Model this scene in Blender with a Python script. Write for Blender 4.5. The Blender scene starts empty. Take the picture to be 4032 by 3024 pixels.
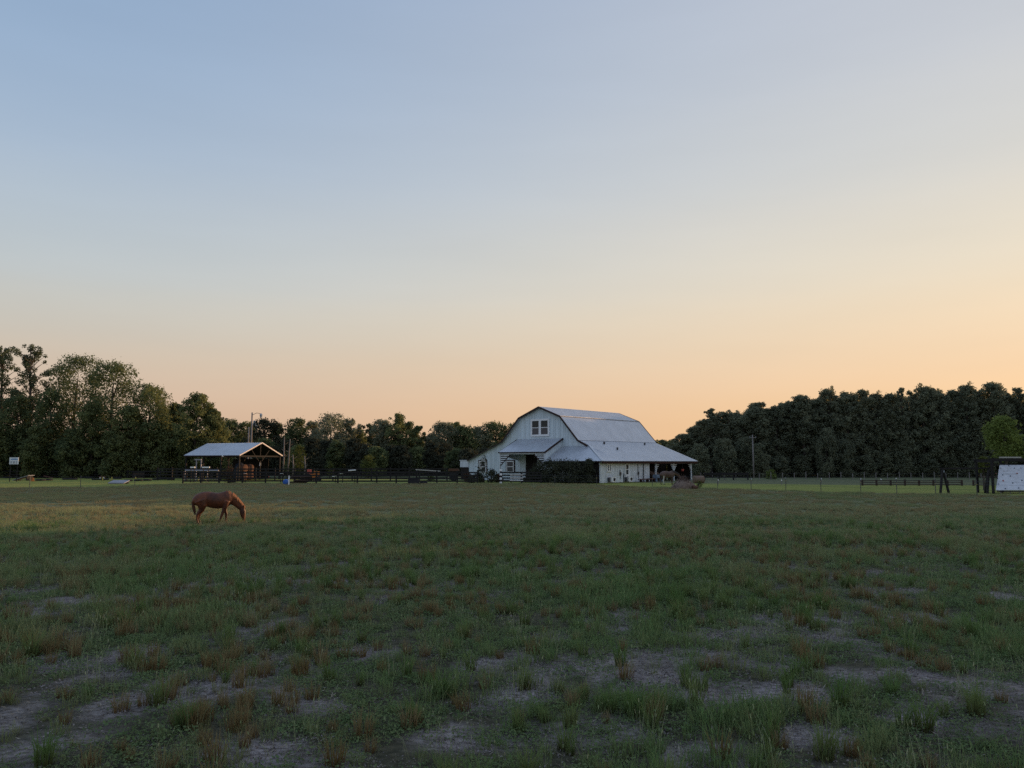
import bpy, math, random
import numpy as np
from mathutils import Vector, Matrix

S = bpy.context.scene
COL = S.collection
R = math.radians

# ------------------------------------------------------------------ camera
EYE = 2.8
cam_d = bpy.data.cameras.new("camera")
cam = bpy.data.objects.new("camera", cam_d)
COL.objects.link(cam)
S.camera = cam
cam_d.sensor_width = 36.0
cam_d.lens = 27.23
cam_d.clip_end = 5000
cam.location = (0, 0, EYE)
cam.rotation_euler = (R(90 + 5.76), 0, 0)

# ------------------------------------------------------------------ sky and sun
SUN_AZ, SUN_EL = 54.0, 6.2


def lin(c):
    out = []
    for v in c:
        v = v / 255.0
        out.append(v / 12.92 if v <= 0.04045 else ((v + 0.055) / 1.055) ** 2.4)
    return out


world = bpy.data.worlds.new("World")
S.world = world
world.use_nodes = True
wn, wl = world.node_tree.nodes, world.node_tree.links
wn.clear()


def wmath(op, a, b=None, clamp=False):
    n = wn.new("ShaderNodeMath")
    n.operation = op
    n.use_clamp = clamp
    for i, x in enumerate((a, b)):
        if x is None:
            continue
        if isinstance(x, (int, float)):
            n.inputs[i].default_value = x
        else:
            wl.new(x, n.inputs[i])
    return n.outputs[0]


def wramp(fac, stops):
    n = wn.new("ShaderNodeValToRGB")
    n.color_ramp.interpolation = 'CARDINAL'
    el = n.color_ramp.elements
    while len(el) < len(stops):
        el.new(0.5)
    for e, (deg, c) in zip(el, stops):
        e.position = deg / 90.0
        e.color = (*lin(c), 1)
    wl.new(fac, n.inputs[0])
    return n.outputs[0]


def wmix(f, a, b):
    n = wn.new("ShaderNodeMix")
    n.data_type = 'RGBA'
    wl.new(f, n.inputs[0]) if not isinstance(f, float) else setattr(n.inputs[0], 'default_value', f)
    wl.new(a, n.inputs[6])
    wl.new(b, n.inputs[7])
    return n.outputs[2]


tc = wn.new("ShaderNodeTexCoord")
nrm = wn.new("ShaderNodeVectorMath")
nrm.operation = 'NORMALIZE'
wl.new(tc.outputs['Generated'], nrm.inputs[0])
sp = wn.new("ShaderNodeSeparateXYZ")
wl.new(nrm.outputs[0], sp.inputs[0])
X, Y, Z = sp.outputs
elev = wmath('DIVIDE', wmath('ARCSINE', wmath('MAXIMUM', Z, 0.0)), math.pi / 2)
hor = wmath('SQRT', wmath('ADD', wmath('MULTIPLY', X, X), wmath('ADD', wmath('MULTIPLY', Y, Y), 1e-5)))
cosp = wmath('DIVIDE', wmath('ADD', wmath('MULTIPLY', X, math.sin(R(SUN_AZ))),
                             wmath('MULTIPLY', Y, math.cos(R(SUN_AZ)))), hor)
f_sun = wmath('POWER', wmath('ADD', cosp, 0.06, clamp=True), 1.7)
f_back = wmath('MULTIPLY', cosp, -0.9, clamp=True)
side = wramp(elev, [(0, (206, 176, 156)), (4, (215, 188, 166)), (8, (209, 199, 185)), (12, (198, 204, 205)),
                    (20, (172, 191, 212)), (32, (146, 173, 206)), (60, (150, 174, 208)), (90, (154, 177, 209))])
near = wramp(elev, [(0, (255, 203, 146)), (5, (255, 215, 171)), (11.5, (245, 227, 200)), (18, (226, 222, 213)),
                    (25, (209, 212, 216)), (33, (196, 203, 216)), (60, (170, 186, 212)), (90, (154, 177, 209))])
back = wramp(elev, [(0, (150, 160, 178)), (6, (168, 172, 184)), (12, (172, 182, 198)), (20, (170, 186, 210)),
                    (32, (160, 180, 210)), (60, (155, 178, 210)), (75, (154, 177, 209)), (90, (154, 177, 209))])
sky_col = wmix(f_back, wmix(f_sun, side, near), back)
nish = wn.new("ShaderNodeTexSky")
nish.sky_type = 'NISHITA'
nish.sun_disc = False
nish.sun_elevation = R(SUN_EL)
nish.sun_rotation = R(SUN_AZ)
bg1 = wn.new("ShaderNodeBackground")
bg1.inputs[1].default_value = 0.05
wl.new(nish.outputs[0], bg1.inputs[0])
# barely visible streaks of thin high cloud
wmap = wn.new("ShaderNodeMapping")
wmap.inputs['Scale'].default_value = (2.2, 2.2, 14.0)
wmap.inputs['Rotation'].default_value = (0.0, 0.35, 0.0)
wl.new(nrm.outputs[0], wmap.inputs[0])
wnz = wn.new("ShaderNodeTexNoise")
wnz.inputs['Scale'].default_value = 1.6
wnz.inputs['Detail'].default_value = 4
wl.new(wmap.outputs[0], wnz.inputs['Vector'])
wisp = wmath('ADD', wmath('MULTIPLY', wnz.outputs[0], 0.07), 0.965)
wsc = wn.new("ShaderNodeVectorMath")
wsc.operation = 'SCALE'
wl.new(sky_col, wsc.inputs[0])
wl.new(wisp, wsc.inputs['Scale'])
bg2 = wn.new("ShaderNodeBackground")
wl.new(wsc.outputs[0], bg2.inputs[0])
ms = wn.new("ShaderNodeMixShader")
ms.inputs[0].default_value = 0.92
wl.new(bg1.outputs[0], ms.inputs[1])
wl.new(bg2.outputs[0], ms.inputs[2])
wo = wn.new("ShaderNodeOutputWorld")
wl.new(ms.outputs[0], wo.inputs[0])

sd = bpy.data.lights.new("sun", 'SUN')
sd.energy = 4.5
sd.angle = R(0.5)
sd.color = (1.0, 0.60, 0.30)
sun = bpy.data.objects.new("sun", sd)
COL.objects.link(sun)
sun.location = (150, 110, 40)
_d = Vector((math.sin(R(SUN_AZ)) * math.cos(R(SUN_EL)), math.cos(R(SUN_AZ)) * math.cos(R(SUN_EL)), math.sin(R(SUN_EL))))
sun.rotation_euler = _d.to_track_quat('Z', 'Y').to_euler()

S.view_settings.view_transform = 'Standard'
S.view_settings.look = 'None'
S.view_settings.exposure = 0.0
S.view_settings.gamma = 1.0
S.view_settings.use_curve_mapping = False
S.render.engine = 'CYCLES'
S.cycles.max_bounces = 7
S.cycles.diffuse_bounces = 6
S.cycles.use_denoising = False
S.cycles.sample_clamp_indirect = 3.0
S.cycles.transmission_bounces = 5

# ------------------------------------------------------------------ pixel (4032 x 3024) to world helpers
FPX = 3050.0
TH = R(5.76)


def _ray(u, v):
    a, b = (u - 2016) / FPX, (1512 - v) / FPX
    return np.array([a, math.cos(TH) - b * math.sin(TH), math.sin(TH) + b * math.cos(TH)])


def gp(u, v):
    d = _ray(u, v)
    p = np.array([0, 0, EYE]) + d * (-EYE / d[2])
    return float(p[0]), float(p[1])


def at(u, v, y):
    d = _ray(u, v)
    p = np.array([0, 0, EYE]) + d * (y / d[1])
    return float(p[0]), float(p[1]), float(p[2])


# ------------------------------------------------------------------ mesh helpers
class MB:
    """collects simple solids; build() links them as one mesh object"""

    def __init__(self):
        self.v, self.f, self.m = [], [], []

    def add(self, vs, fs, mi=0):
        n = len(self.v)
        self.v += [tuple(map(float, p)) for p in vs]
        self.f += [tuple(i + n for i in f) for f in fs]
        self.m += [mi] * len(fs)
        return self

    def box(self, c, s, rz=0.0, mi=0, rx=0.0, ry=0.0):
        hx, hy, hz = s[0] / 2, s[1] / 2, s[2] / 2
        M = Matrix.Rotation(rz, 3, 'Z') @ Matrix.Rotation(ry, 3, 'Y') @ Matrix.Rotation(rx, 3, 'X')
        vs = []
        for dz in (-hz, hz):
            for dx, dy in ((-hx, -hy), (hx, -hy), (hx, hy), (-hx, hy)):
                vs.append(M @ Vector((dx, dy, dz)) + Vector(c))
        return self.add(vs, [(3, 2, 1, 0), (4, 5, 6, 7), (0, 1, 5, 4), (1, 2, 6, 5), (2, 3, 7, 6), (3, 0, 4, 7)], mi)

    def beam(self, p0, p1, w, h, mi=0):
        p0, p1 = Vector(p0), Vector(p1)
        d = (p1 - p0).normalized()
        up = Vector((0, 0, 1)) if abs(d.z) < 0.95 else Vector((0, 1, 0))
        s = d.cross(up).normalized() * (w / 2)
        t = s.cross(d).normalized() * (h / 2)
        vs = []
        for p in (p0, p1):
            vs += [p - s - t, p + s - t, p + s + t, p - s + t]
        return self.add(vs, [(3, 2, 1, 0), (4, 5, 6, 7), (0, 1, 5, 4), (1, 2, 6, 5), (2, 3, 7, 6), (3, 0, 4, 7)], mi)

    def tube(self, pts, rad, n=8, mi=0, cap=True, wid=None):
        """rings along pts; rad per point; wid optional second radius (sideways)"""
        pts = [Vector(p) for p in pts]
        base = len(self.v)
        vs, fs = [], []
        prev = None
        for i, p in enumerate(pts):
            d = (pts[min(i + 1, len(pts) - 1)] - pts[max(i - 1, 0)]).normalized()
            if prev is None:
                ref = Vector((0, 1, 0)) if abs(d.y) < 0.9 else Vector((1, 0, 0))
                s = (ref - d * ref.dot(d)).normalized()
            else:
                s = (prev - d * prev.dot(d)).normalized()
            prev = s
            t = d.cross(s).normalized()
            r = rad[i] if hasattr(rad, '__len__') else rad
            w = r if wid is None else wid[i]
            for k in range(n):
                a = 2 * math.pi * k / n
                vs.append(p + s * (math.cos(a) * w) + t * (math.sin(a) * r))
        for i in range(len(pts) - 1):
            for k in range(n):
                a, b = i * n + k, i * n + (k + 1) % n
                fs.append((a, b, b + n, a + n))
        if cap:
            fs.append(tuple(reversed(range(n))))
            fs.append(tuple(range((len(pts) - 1) * n, len(pts) * n)))
        return self.add(vs, fs, mi)

    def prism(self, poly, vec, mi=0):
        """polygon (3D points) extruded along vec"""
        vec = Vector(vec)
        a = [Vector(p) for p in poly]
        n = len(a)
        vs = a + [p + vec for p in a]
        fs = [tuple(reversed(range(n))), tuple(range(n, 2 * n))]
        for i in range(n):
            j = (i + 1) % n
            fs.append((i, j, n + j, n + i))
        return self.add(vs, fs, mi)

    def build(self, name, mats, parent=None, smooth=False, loc=None, label=None, kind=None):
        me = bpy.data.meshes.new(name)
        me.from_pydata(self.v, [], self.f)
        me.update()
        if not isinstance(mats, (list, tuple)):
            mats = [mats]
        for m in mats:
            me.materials.append(m)
        me.polygons.foreach_set('material_index', self.m)
        if smooth:
            me.polygons.foreach_set('use_smooth', [True] * len(self.f))
        # consistent outward normals
        import bmesh
        bm = bmesh.new()
        bm.from_mesh(me)
        bmesh.ops.recalc_face_normals(bm, faces=bm.faces)
        bm.to_mesh(me)
        bm.free()
        return link(name, me, parent, loc, label, kind)


def link(name, me, parent=None, loc=None, label=None, kind=None):
    o = bpy.data.objects.new(name, me)
    COL.objects.link(o)
    if parent is not None:
        o.parent = parent
    if loc is not None:
        o.location = loc
    if label:
        o['label'] = label
    if kind:
        o['kind'] = kind
    return o


def np_mesh(name, verts, faces, mat, attrs=None, smooth=False):
    """fast quad (or tri) mesh from numpy arrays"""
    me = bpy.data.meshes.new(name)
    verts = np.asarray(verts, np.float32)
    faces = np.asarray(faces, np.int32)
    k = faces.shape[1]
    me.vertices.add(len(verts))
    me.vertices.foreach_set('co', verts.ravel())
    me.loops.add(faces.size)
    me.loops.foreach_set('vertex_index', faces.ravel())
    me.polygons.add(len(faces))
    me.polygons.foreach_set('loop_start', np.arange(0, faces.size, k, dtype=np.int32))
    me.polygons.foreach_set('loop_total', np.full(len(faces), k, np.int32))
    if smooth:
        me.polygons.foreach_set('use_smooth', np.ones(len(faces), bool))
    for nm, arr in (attrs or {}).items():
        a = me.attributes.new(nm, 'FLOAT', 'POINT')
        a.data.foreach_set('value', np.asarray(arr, np.float32))
    if mat is not None:
        me.materials.append(mat)
    me.update()
    me.validate()
    return me


def thing(name, label, cat, loc=(0, 0, 0), rz=0.0, group=None):
    o = bpy.data.objects.new(name, None)
    COL.objects.link(o)
    o.empty_display_size = 0.2
    o.location = loc
    o.rotation_euler = (0, 0, rz)
    return tag(o, label, cat, group)


def tag(o, label, cat, group=None):
    o['label'] = label
    o['category'] = cat
    if group:
        o['group'] = group
    return o


def dup(root, loc, rz=0.0, label=None, group=None, scale=None):
    def cp(o, par):
        c = o.copy()
        COL.objects.link(c)
        c.parent = par
        for ch in [x for x in o.children]:
            cp(ch, c)
        return c
    c = cp(root, None)
    c.location = loc
    c.rotation_euler = (0, 0, rz)
    if scale is not None:
        c.scale = scale
    if label:
        c['label'] = label
    if group:
        c['group'] = group
    return c


# ------------------------------------------------------------------ numpy noise
def _hash(ix, iy, seed):
    h = (ix.astype(np.int64) * 374761393 + iy.astype(np.int64) * 668265263 + seed * 1442695041) & 0x7fffffff
    h = ((h ^ (h >> 13)) * 1274126177) & 0x7fffffff
    return ((h ^ (h >> 16)) & 0xffff) / 65535.0


def vnoise(x, y, seed=0):
    x, y = np.asarray(x, float), np.asarray(y, float)
    ix, iy = np.floor(x), np.floor(y)
    fx, fy = x - ix, y - iy
    fx, fy = fx * fx * (3 - 2 * fx), fy * fy * (3 - 2 * fy)
    a, b = _hash(ix, iy, seed), _hash(ix + 1, iy, seed)
    c, d = _hash(ix, iy + 1, seed), _hash(ix + 1, iy + 1, seed)
    return a + (b - a) * fx + (c - a) * fy + (a - b - c + d) * fx * fy


def fbm(x, y, seed=0, oct=4):
    s, t, amp = 0.0, 0.0, 1.0
    for i in range(oct):
        s = s + amp * vnoise(np.asarray(x) * 2 ** i, np.asarray(y) * 2 ** i, seed + i * 17)
        t += amp
        amp *= 0.5
    return s / t


def sstep(a, b, x):
    t = np.clip((x - a) / (b - a), 0, 1)
    return t * t * (3 - 2 * t)


# ------------------------------------------------------------------ materials
def mat(name, col, rough=0.8, var=0.25, scale=4.0, bump=0.0, metal=0.0, stretch=(1, 1, 1), spec=0.3, col2=None, bscale=None):
    """procedural material: colour broken up by two noises, optional bump"""
    m = bpy.data.materials.new(name)
    m.use_nodes = True
    N, L = m.node_tree.nodes, m.node_tree.links
    p = N['Principled BSDF']
    p.inputs['Roughness'].default_value = rough
    p.inputs['Metallic'].default_value = metal
    p.inputs['Specular IOR Level'].default_value = spec
    tcn = N.new('ShaderNodeTexCoord')
    mp = N.new('ShaderNodeMapping')
    mp.inputs['Scale'].default_value = stretch
    L.new(tcn.outputs['Object'], mp.inputs[0])
    nz = N.new('ShaderNodeTexNoise')
    nz.inputs['Scale'].default_value = scale
    nz.inputs['Detail'].default_value = 5
    nz.inputs['Roughness'].default_value = 0.65
    L.new(mp.outputs[0], nz.inputs['Vector'])
    rp = N.new('ShaderNodeValToRGB')
    c = Vector(col)
    lo = [max(0, x * (1 - var)) for x in col]
    hi = [min(1, x * (1 + var)) for x in (col2 or col)]
    rp.color_ramp.elements[0].position = 0.3
    rp.color_ramp.elements[1].position = 0.7
    rp.color_ramp.elements[0].color = (*lo, 1)
    rp.color_ramp.elements[1].color = (*hi, 1)
    L.new(nz.outputs[0], rp.inputs[0])
    L.new(rp.outputs[0], p.inputs['Base Color'])
    if bump:
        bp = N.new('ShaderNodeBump')
        bp.inputs['Strength'].default_value = bump
        nz2 = N.new('ShaderNodeTexNoise')
        nz2.inputs['Scale'].default_value = bscale or scale * 4
        nz2.inputs['Detail'].default_value = 4
        L.new(mp.outputs[0], nz2.inputs['Vector'])
        L.new(nz2.outputs[0], bp.inputs['Height'])
        L.new(bp.outputs[0], p.inputs['Normal'])
    return m


def leaf_mat(name, dark, light, trans=0.3, hue=0.35):
    m = bpy.data.materials.new(name)
    m.use_nodes = True
    N, L = m.node_tree.nodes, m.node_tree.links
    N.clear()
    out = N.new('ShaderNodeOutputMaterial')
    at_ = N.new('ShaderNodeAttribute')
    at_.attribute_name = 'tint'
    oi = N.new('ShaderNodeObjectInfo')
    mr = N.new('ShaderNodeMath')
    mr.operation = 'MULTIPLY_ADD'
    mr.inputs[1].default_value = hue
    mr.inputs[2].default_value = -hue / 2
    L.new(oi.outputs['Random'], mr.inputs[0])
    ad = N.new('ShaderNodeMath')
    ad.operation = 'ADD'
    ad.use_clamp = True
    L.new(at_.outputs['Fac'], ad.inputs[0])
    L.new(mr.outputs[0], ad.inputs[1])
    rp = N.new('ShaderNodeValToRGB')
    rp.color_ramp.elements[0].color = (*dark, 1)
    rp.color_ramp.elements[1].color = (*light, 1)
    L.new(ad.outputs[0], rp.inputs[0])
    df = N.new('ShaderNodeBsdfDiffuse')
    tr = N.new('ShaderNodeBsdfTranslucent')
    mx = N.new('ShaderNodeMixShader')
    mx.inputs[0].default_value = trans
    L.new(rp.outputs[0], df.inputs[0])
    L.new(rp.outputs[0], tr.inputs[0])
    L.new(df.outputs[0], mx.inputs[1])
    L.new(tr.outputs[0], mx.inputs[2])
    L.new(mx.outputs[0], out.inputs[0])
    return m


def blade_mat(name, root, tip_a, tip_b, trans=0.25, rootpow=0.45):
    """grass: colour of the plant from root to tip, tint per clump"""
    m = bpy.data.materials.new(name)
    m.use_nodes = True
    N, L = m.node_tree.nodes, m.node_tree.links
    N.clear()
    out = N.new('ShaderNodeOutputMaterial')
    ah = N.new('ShaderNodeAttribute')
    ah.attribute_name = 'tipness'
    ti = N.new('ShaderNodeAttribute')
    ti.attribute_type = 'INSTANCER'
    ti.attribute_name = 'tint'
    mixc = N.new('ShaderNodeMix')
    mixc.data_type = 'RGBA'
    mixc.inputs[6].default_value = (*tip_a, 1)
    mixc.inputs[7].default_value = (*tip_b, 1)
    L.new(ti.outputs['Fac'], mixc.inputs[0])
    pw = N.new('ShaderNodeMath')
    pw.operation = 'POWER'
    pw.inputs[1].default_value = rootpow
    L.new(ah.outputs['Fac'], pw.inputs[0])
    mix2 = N.new('ShaderNodeMix')
    mix2.data_type = 'RGBA'
    mix2.inputs[6].default_value = (*root, 1)
    L.new(pw.outputs[0], mix2.inputs[0])
    L.new(mixc.outputs[2], mix2.inputs[7])
    df = N.new('ShaderNodeBsdfDiffuse')
    tr = N.new('ShaderNodeBsdfTranslucent')
    mx = N.new('ShaderNodeMixShader')
    mx.inputs[0].default_value = trans
    L.new(mix2.outputs[2], df.inputs[0])
    L.new(mix2.outputs[2], tr.inputs[0])
    L.new(df.outputs[0], mx.inputs[1])
    L.new(tr.outputs[0], mx.inputs[2])
    L.new(mx.outputs[0], out.inputs[0])
    return m


M = {}
M['white'] = mat('white_siding', (0.62, 0.70, 0.74), 0.55, 0.16, 1.4, 0.0, stretch=(1.5, 1.5, 0.12))
M['oldwhite'] = mat('weathered_white_board', (0.64, 0.68, 0.72), 0.7, 0.22, 2.0, 0.1, stretch=(2, 2, 0.3))
M['roof'] = mat('galvanised_roof', (0.54, 0.56, 0.60), 0.42, 0.09, 0.6, 0.0, metal=0.55, spec=0.5)
M['flash'] = mat('bright_flashing', (0.58, 0.59, 0.61), 0.5, 0.08, 1.0, metal=0.1)
M['trim'] = mat('dark_brown_trim', (0.035, 0.018, 0.016), 0.6, 0.2, 3)
M['redtrim'] = mat('faded_red_fascia', (0.10, 0.035, 0.028), 0.7, 0.25, 3)
M['darkwood'] = mat('dark_creosoted_wood', (0.020, 0.018, 0.018), 0.85, 0.35, 6, 0.3)
M['brownwood'] = mat('brown_wood', (0.055, 0.036, 0.028), 0.85, 0.35, 6, 0.3)
M['greywood'] = mat('weathered_grey_wood', (0.22, 0.20, 0.19), 0.85, 0.3, 5, 0.3)
M['palewood'] = mat('pale_plank', (0.42, 0.40, 0.37), 0.8, 0.2, 4, 0.2)
M['inside'] = mat('dark_boards_and_shade', (0.022, 0.017, 0.015), 0.9, 0.4, 3)  # interior boards, and dark sheets that stand in for shade
M['glass'] = mat('window_glass', (0.045, 0.048, 0.055), 0.12, 0.2, 1.0, spec=0.6)
M['blind'] = mat('window_blind', (0.055, 0.050, 0.042), 0.6, 0.2, 3)
M['frame'] = mat('window_frame_white', (0.84, 0.84, 0.84), 0.5, 0.05, 3)
M['pipe'] = mat('grey_pipe', (0.30, 0.29, 0.33), 0.5, 0.15, 3, metal=0.3)
M['steel'] = mat('dark_steel', (0.09, 0.09, 0.10), 0.5, 0.3, 8, metal=0.5)
M['rubber'] = mat('black_rubber', (0.018, 0.018, 0.02), 0.85, 0.3, 8)
M['blue'] = mat('blue_plastic', (0.03, 0.12, 0.42), 0.45, 0.15, 3)
M['tub'] = mat('grey_blue_plastic', (0.16, 0.22, 0.30), 0.5, 0.15, 3)
M['orange'] = mat('orange_plastic', (0.50, 0.16, 0.03), 0.6, 0.2, 5)
M['red'] = mat('faded_red_plastic', (0.50, 0.10, 0.07), 0.55, 0.2, 5)
M['yellow'] = mat('yellow_plastic', (0.50, 0.40, 0.08), 0.6, 0.2, 5)
M['signwhite'] = mat('sign_white', (0.70, 0.72, 0.75), 0.5, 0.06, 2)
M['signblue'] = mat('sign_blue_print', (0.08, 0.22, 0.45), 0.5, 0.1, 2)
M['signgrey'] = mat('sign_grey_print', (0.20, 0.22, 0.27), 0.5, 0.1, 2)
M['hay'] = mat('old_hay', (0.18, 0.13, 0.10), 0.95, 0.4, 9, 1.0, bscale=18)
M['hayred'] = mat('rusty_hay', (0.11, 0.055, 0.036), 0.95, 0.4, 7, 0.8, bscale=18)
M['bale'] = mat('bale_straw', (0.19, 0.13, 0.095), 0.95, 0.35, 8, 0.8, bscale=20)
M['bark'] = mat('tree_bark', (0.085, 0.068, 0.058), 0.9, 0.4, 3, 0.6, stretch=(1, 1, 0.3))
M['palebark'] = mat('pale_bark', (0.20, 0.165, 0.14), 0.9, 0.3, 3, 0.5, stretch=(1, 1, 0.3))
M['panelwhite'] = mat('climbing_panel_white', (0.62, 0.64, 0.70), 0.6, 0.14, 2.5, 0.1)
M['black'] = mat('black_paint', (0.02, 0.02, 0.022), 0.6, 0.2, 5)
M['tin'] = mat('tank_grey', (0.30, 0.34, 0.38), 0.5, 0.1, 0.5, metal=0.2)
M['tarp'] = mat('navy_tarp', (0.02, 0.03, 0.05), 0.5, 0.3, 2, 0.3)
M['concrete'] = mat('ramp_top_grey', (0.30, 0.30, 0.33), 0.8, 0.2, 2, 0.2)

L_BROAD = leaf_mat('leaf_broad', (0.092, 0.125, 0.066), (0.255, 0.270, 0.110), 0.45)
L_PINE = leaf_mat('leaf_pine', (0.085, 0.108, 0.070), (0.190, 0.215, 0.110), 0.4)
L_WOOD = leaf_mat('leaf_wood', (0.165, 0.182, 0.125), (0.285, 0.295, 0.185), 0.5)
L_LIGHT = leaf_mat('leaf_light', (0.125, 0.165, 0.048), (0.25, 0.30, 0.088), 0.42)
L_YELLOW = leaf_mat('leaf_yellowgreen', (0.075, 0.092, 0.03), (0.17, 0.185, 0.055), 0.35)
L_DARK = leaf_mat('leaf_dark_shrub', (0.040, 0.046, 0.034), (0.095, 0.098, 0.062), 0.2)
L_RUST = leaf_mat('leaf_rusty', (0.06, 0.040, 0.028), (0.13, 0.075, 0.05), 0.2)
L_FLOWER = leaf_mat('flower_white', (0.45, 0.45, 0.42), (0.7, 0.7, 0.66), 0.2)

# ------------------------------------------------------------------ ground
FENCE_X = [-400, -60, -47, -42, 0, 9, 14, 24, 31, 39, 60, 400]
FENCE_Y = [84, 84, 86, 101.5, 101.5, 99, 88, 80, 71, 66, 58, 30]


def ylim(x):
    return np.interp(x, FENCE_X, FENCE_Y)


SAND = [(2650, 2690, 230, 60), (1950, 2620, 120, 40), (2330, 2880, 200, 45), (1000, 2975, 170, 50), (900, 2715, 60, 35),
        (1830, 2900, 200, 45), (3150, 2720, 120, 40), (3350, 2660, 100, 36), (3230, 2900, 130, 32), (2860, 2495, 90, 22),
        (3420, 2540, 80, 18), (3700, 2680, 120, 34), (60, 2420, 140, 24), (300, 2365, 150, 16), (1380, 2290, 140, 12),
        (750, 2840, 70, 26), (3950, 2350, 70, 20), (3650, 2430, 120, 18), (2420, 2640, 110, 28), (2050, 2740, 110, 34),
        (1480, 2560, 70, 22), (540, 2560, 100, 22), (1250, 2790, 90, 30), (3600, 2830, 90, 34), (2720, 2960, 120, 40)]


def sand_mask(x, y):
    """1 where bare sandy soil shows"""
    x, y = np.asarray(x, float), np.asarray(y, float)
    s = np.zeros_like(x)
    for (u, v, ru, rv) in SAND:
        cx, cy = gp(u, v)
        y0, y1 = gp(u, v + rv)[1], gp(u, v - rv)[1]
        rx, ry = 1.1 * ru / FPX * cy, 1.1 * (y1 - y0) / 2
        q = ((x - cx) / rx) ** 2 + ((y - cy) / ry) ** 2
        s = np.maximum(s, np.exp(-q * 0.8))
    n = fbm(x * 0.9, y * 0.55, 5, 4)
    s = s * 1.25 + (n - 0.5) * 1.3
    s2 = sstep(0.535, 0.66, fbm(x * 1.1 + 40, y * 0.7, 11, 4)) * 0.75 * (1 - 0.6 * sstep(12, 26, y))
    br_ = 0.45 + 0.55 * sstep(0.36, 0.54, fbm(x * 2.6, y * 1.9 + 6, 61, 3))
    s = np.maximum(sstep(0.26, 0.58, s), s2) * br_
    return s * (1 - sstep(20, 40, y)) 


def gz(x, y):
    x, y = np.asarray(x, float), np.asarray(y, float)
    f = 1 - sstep(50, 80, y)
    return ((fbm(x * 0.35, y * 0.35, 31, 3) - 0.5) * 0.14 + (fbm(x * 1.6, y * 1.6, 37, 3) - 0.5) * 0.06) * f


def graded(segs):
    out = []
    for a, b, st in segs:
        out += list(np.arange(a, b, st))
    return np.array(out + [segs[-1][1]])


gy = graded([(-60, 4, 8), (4, 24, 0.2), (24, 44, 0.45), (44, 135, 1.2), (135, 300, 8), (300, 1800, 100)])
gxp = graded([(0, 16, 0.22), (16, 40, 0.8), (40, 110, 2), (110, 300, 10), (300, 1800, 100)])
gx = np.concatenate([-gxp[::-1][:-1], gxp])
XX, YY = np.meshgrid(gx, gy)
nx, ny = len(gx), len(gy)
xv, yv = XX.ravel(), YY.ravel()
zv = gz(xv, yv)
idx = np.arange(nx * ny).reshape(ny, nx)
gf = np.stack([idx[:-1, :-1], idx[:-1, 1:], idx[1:, 1:], idx[1:, :-1]], -1).reshape(-1, 4)
lawn = sstep(0.0, 2.0, yv - ylim(xv) + (fbm(xv * 0.3, yv * 0.3, 3, 3) - 0.5) * 3)
meadow = sstep(0, 3, yv - np.interp(xv, [-400, -60, -20, 20, 40, 400], [135, 135, 128, 105, 95, 60]))

gm = bpy.data.materials.new('pasture_ground')
gm.use_nodes = True
N, L = gm.node_tree.nodes, gm.node_tree.links
p = N['Principled BSDF']
p.inputs['Roughness'].default_value = 0.95
p.inputs['Specular IOR Level'].default_value = 0.1
geo = N.new('ShaderNodeNewGeometry')


def gnoise(scale, detail, stretch=(1, 1, 1), off=(0, 0, 0)):
    mp = N.new('ShaderNodeMapping')
    mp.inputs['Scale'].default_value = stretch
    mp.inputs['Location'].default_value = off
    L.new(geo.outputs['Position'], mp.inputs[0])
    n = N.new('ShaderNodeTexNoise')
    n.inputs['Scale'].default_value = scale
    n.inputs['Detail'].default_value = detail
    n.inputs['Roughness'].default_value = 0.62
    L.new(mp.outputs[0], n.inputs['Vector'])
    return n.outputs[0]


def gramp(fac, a, b, lo=0.35, hi=0.65):
    r = N.new('ShaderNodeValToRGB')
    r.color_ramp.elements[0].position = lo
    r.color_ramp.elements[1].position = hi
    r.color_ramp.elements[0].color = (*a, 1)
    r.color_ramp.elements[1].color = (*b, 1)
    L.new(fac, r.inputs[0])
    return r.outputs[0]


def gmix(f, a, b):
    n = N.new('ShaderNodeMix')
    n.data_type = 'RGBA'
    L.new(f, n.inputs[0])
    L.new(a, n.inputs[6])
    L.new(b, n.inputs[7])
    return n.outputs[2]


def gattr(nm):
    n = N.new('ShaderNodeAttribute')
    n.attribute_name = nm
    return n.outputs['Fac']


sand_c = gmix(gramp(gnoise(9, 8, (1, 1.6, 1)), (0, 0, 0), (1, 1, 1), 0.42, 0.60), gramp(gnoise(2.2, 6), (0.27, 0.232, 0.228), (0.38, 0.335, 0.33)),
              gramp(gnoise(30, 4), (0.085, 0.070, 0.064), (0.20, 0.170, 0.162)))
veg_fine = gramp(gnoise(5, 8, (1, 0.7, 1)), (0.110, 0.130, 0.068), (0.185, 0.185, 0.105))
veg_big = gramp(gnoise(0.16, 4, (1, 0.8, 1), (7, 3, 0)), (0.110, 0.148, 0.072), (0.195, 0.185, 0.105), 0.38, 0.62)
thatch_shade_c = gramp(gnoise(6, 8, (1, 1.5, 1)), (0.040, 0.040, 0.026), (0.105, 0.098, 0.064))  # dark thatch, with the shade between near blades put into its colour
veg_c = gmix(gramp(gnoise(0.9, 5), (0, 0, 0), (1, 1, 1)), veg_fine, veg_big)
lawn_c = gmix(gramp(gnoise(0.25, 4, (1, 1.5, 1)), (0, 0, 0), (1, 1, 1)),
              gramp(gnoise(3, 6), (0.150, 0.185, 0.045), (0.205, 0.24, 0.062)),
              gramp(gnoise(3, 6), (0.22, 0.235, 0.055), (0.295, 0.295, 0.080)))
mead_c = gramp(gnoise(1.2, 6), (0.10, 0.115, 0.060), (0.165, 0.17, 0.095))
c0 = gmix(gattr('sand'), gmix(gattr('thatch_shade'), veg_c, thatch_shade_c), sand_c)
c1 = gmix(gattr('lawn'), c0, lawn_c)
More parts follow.
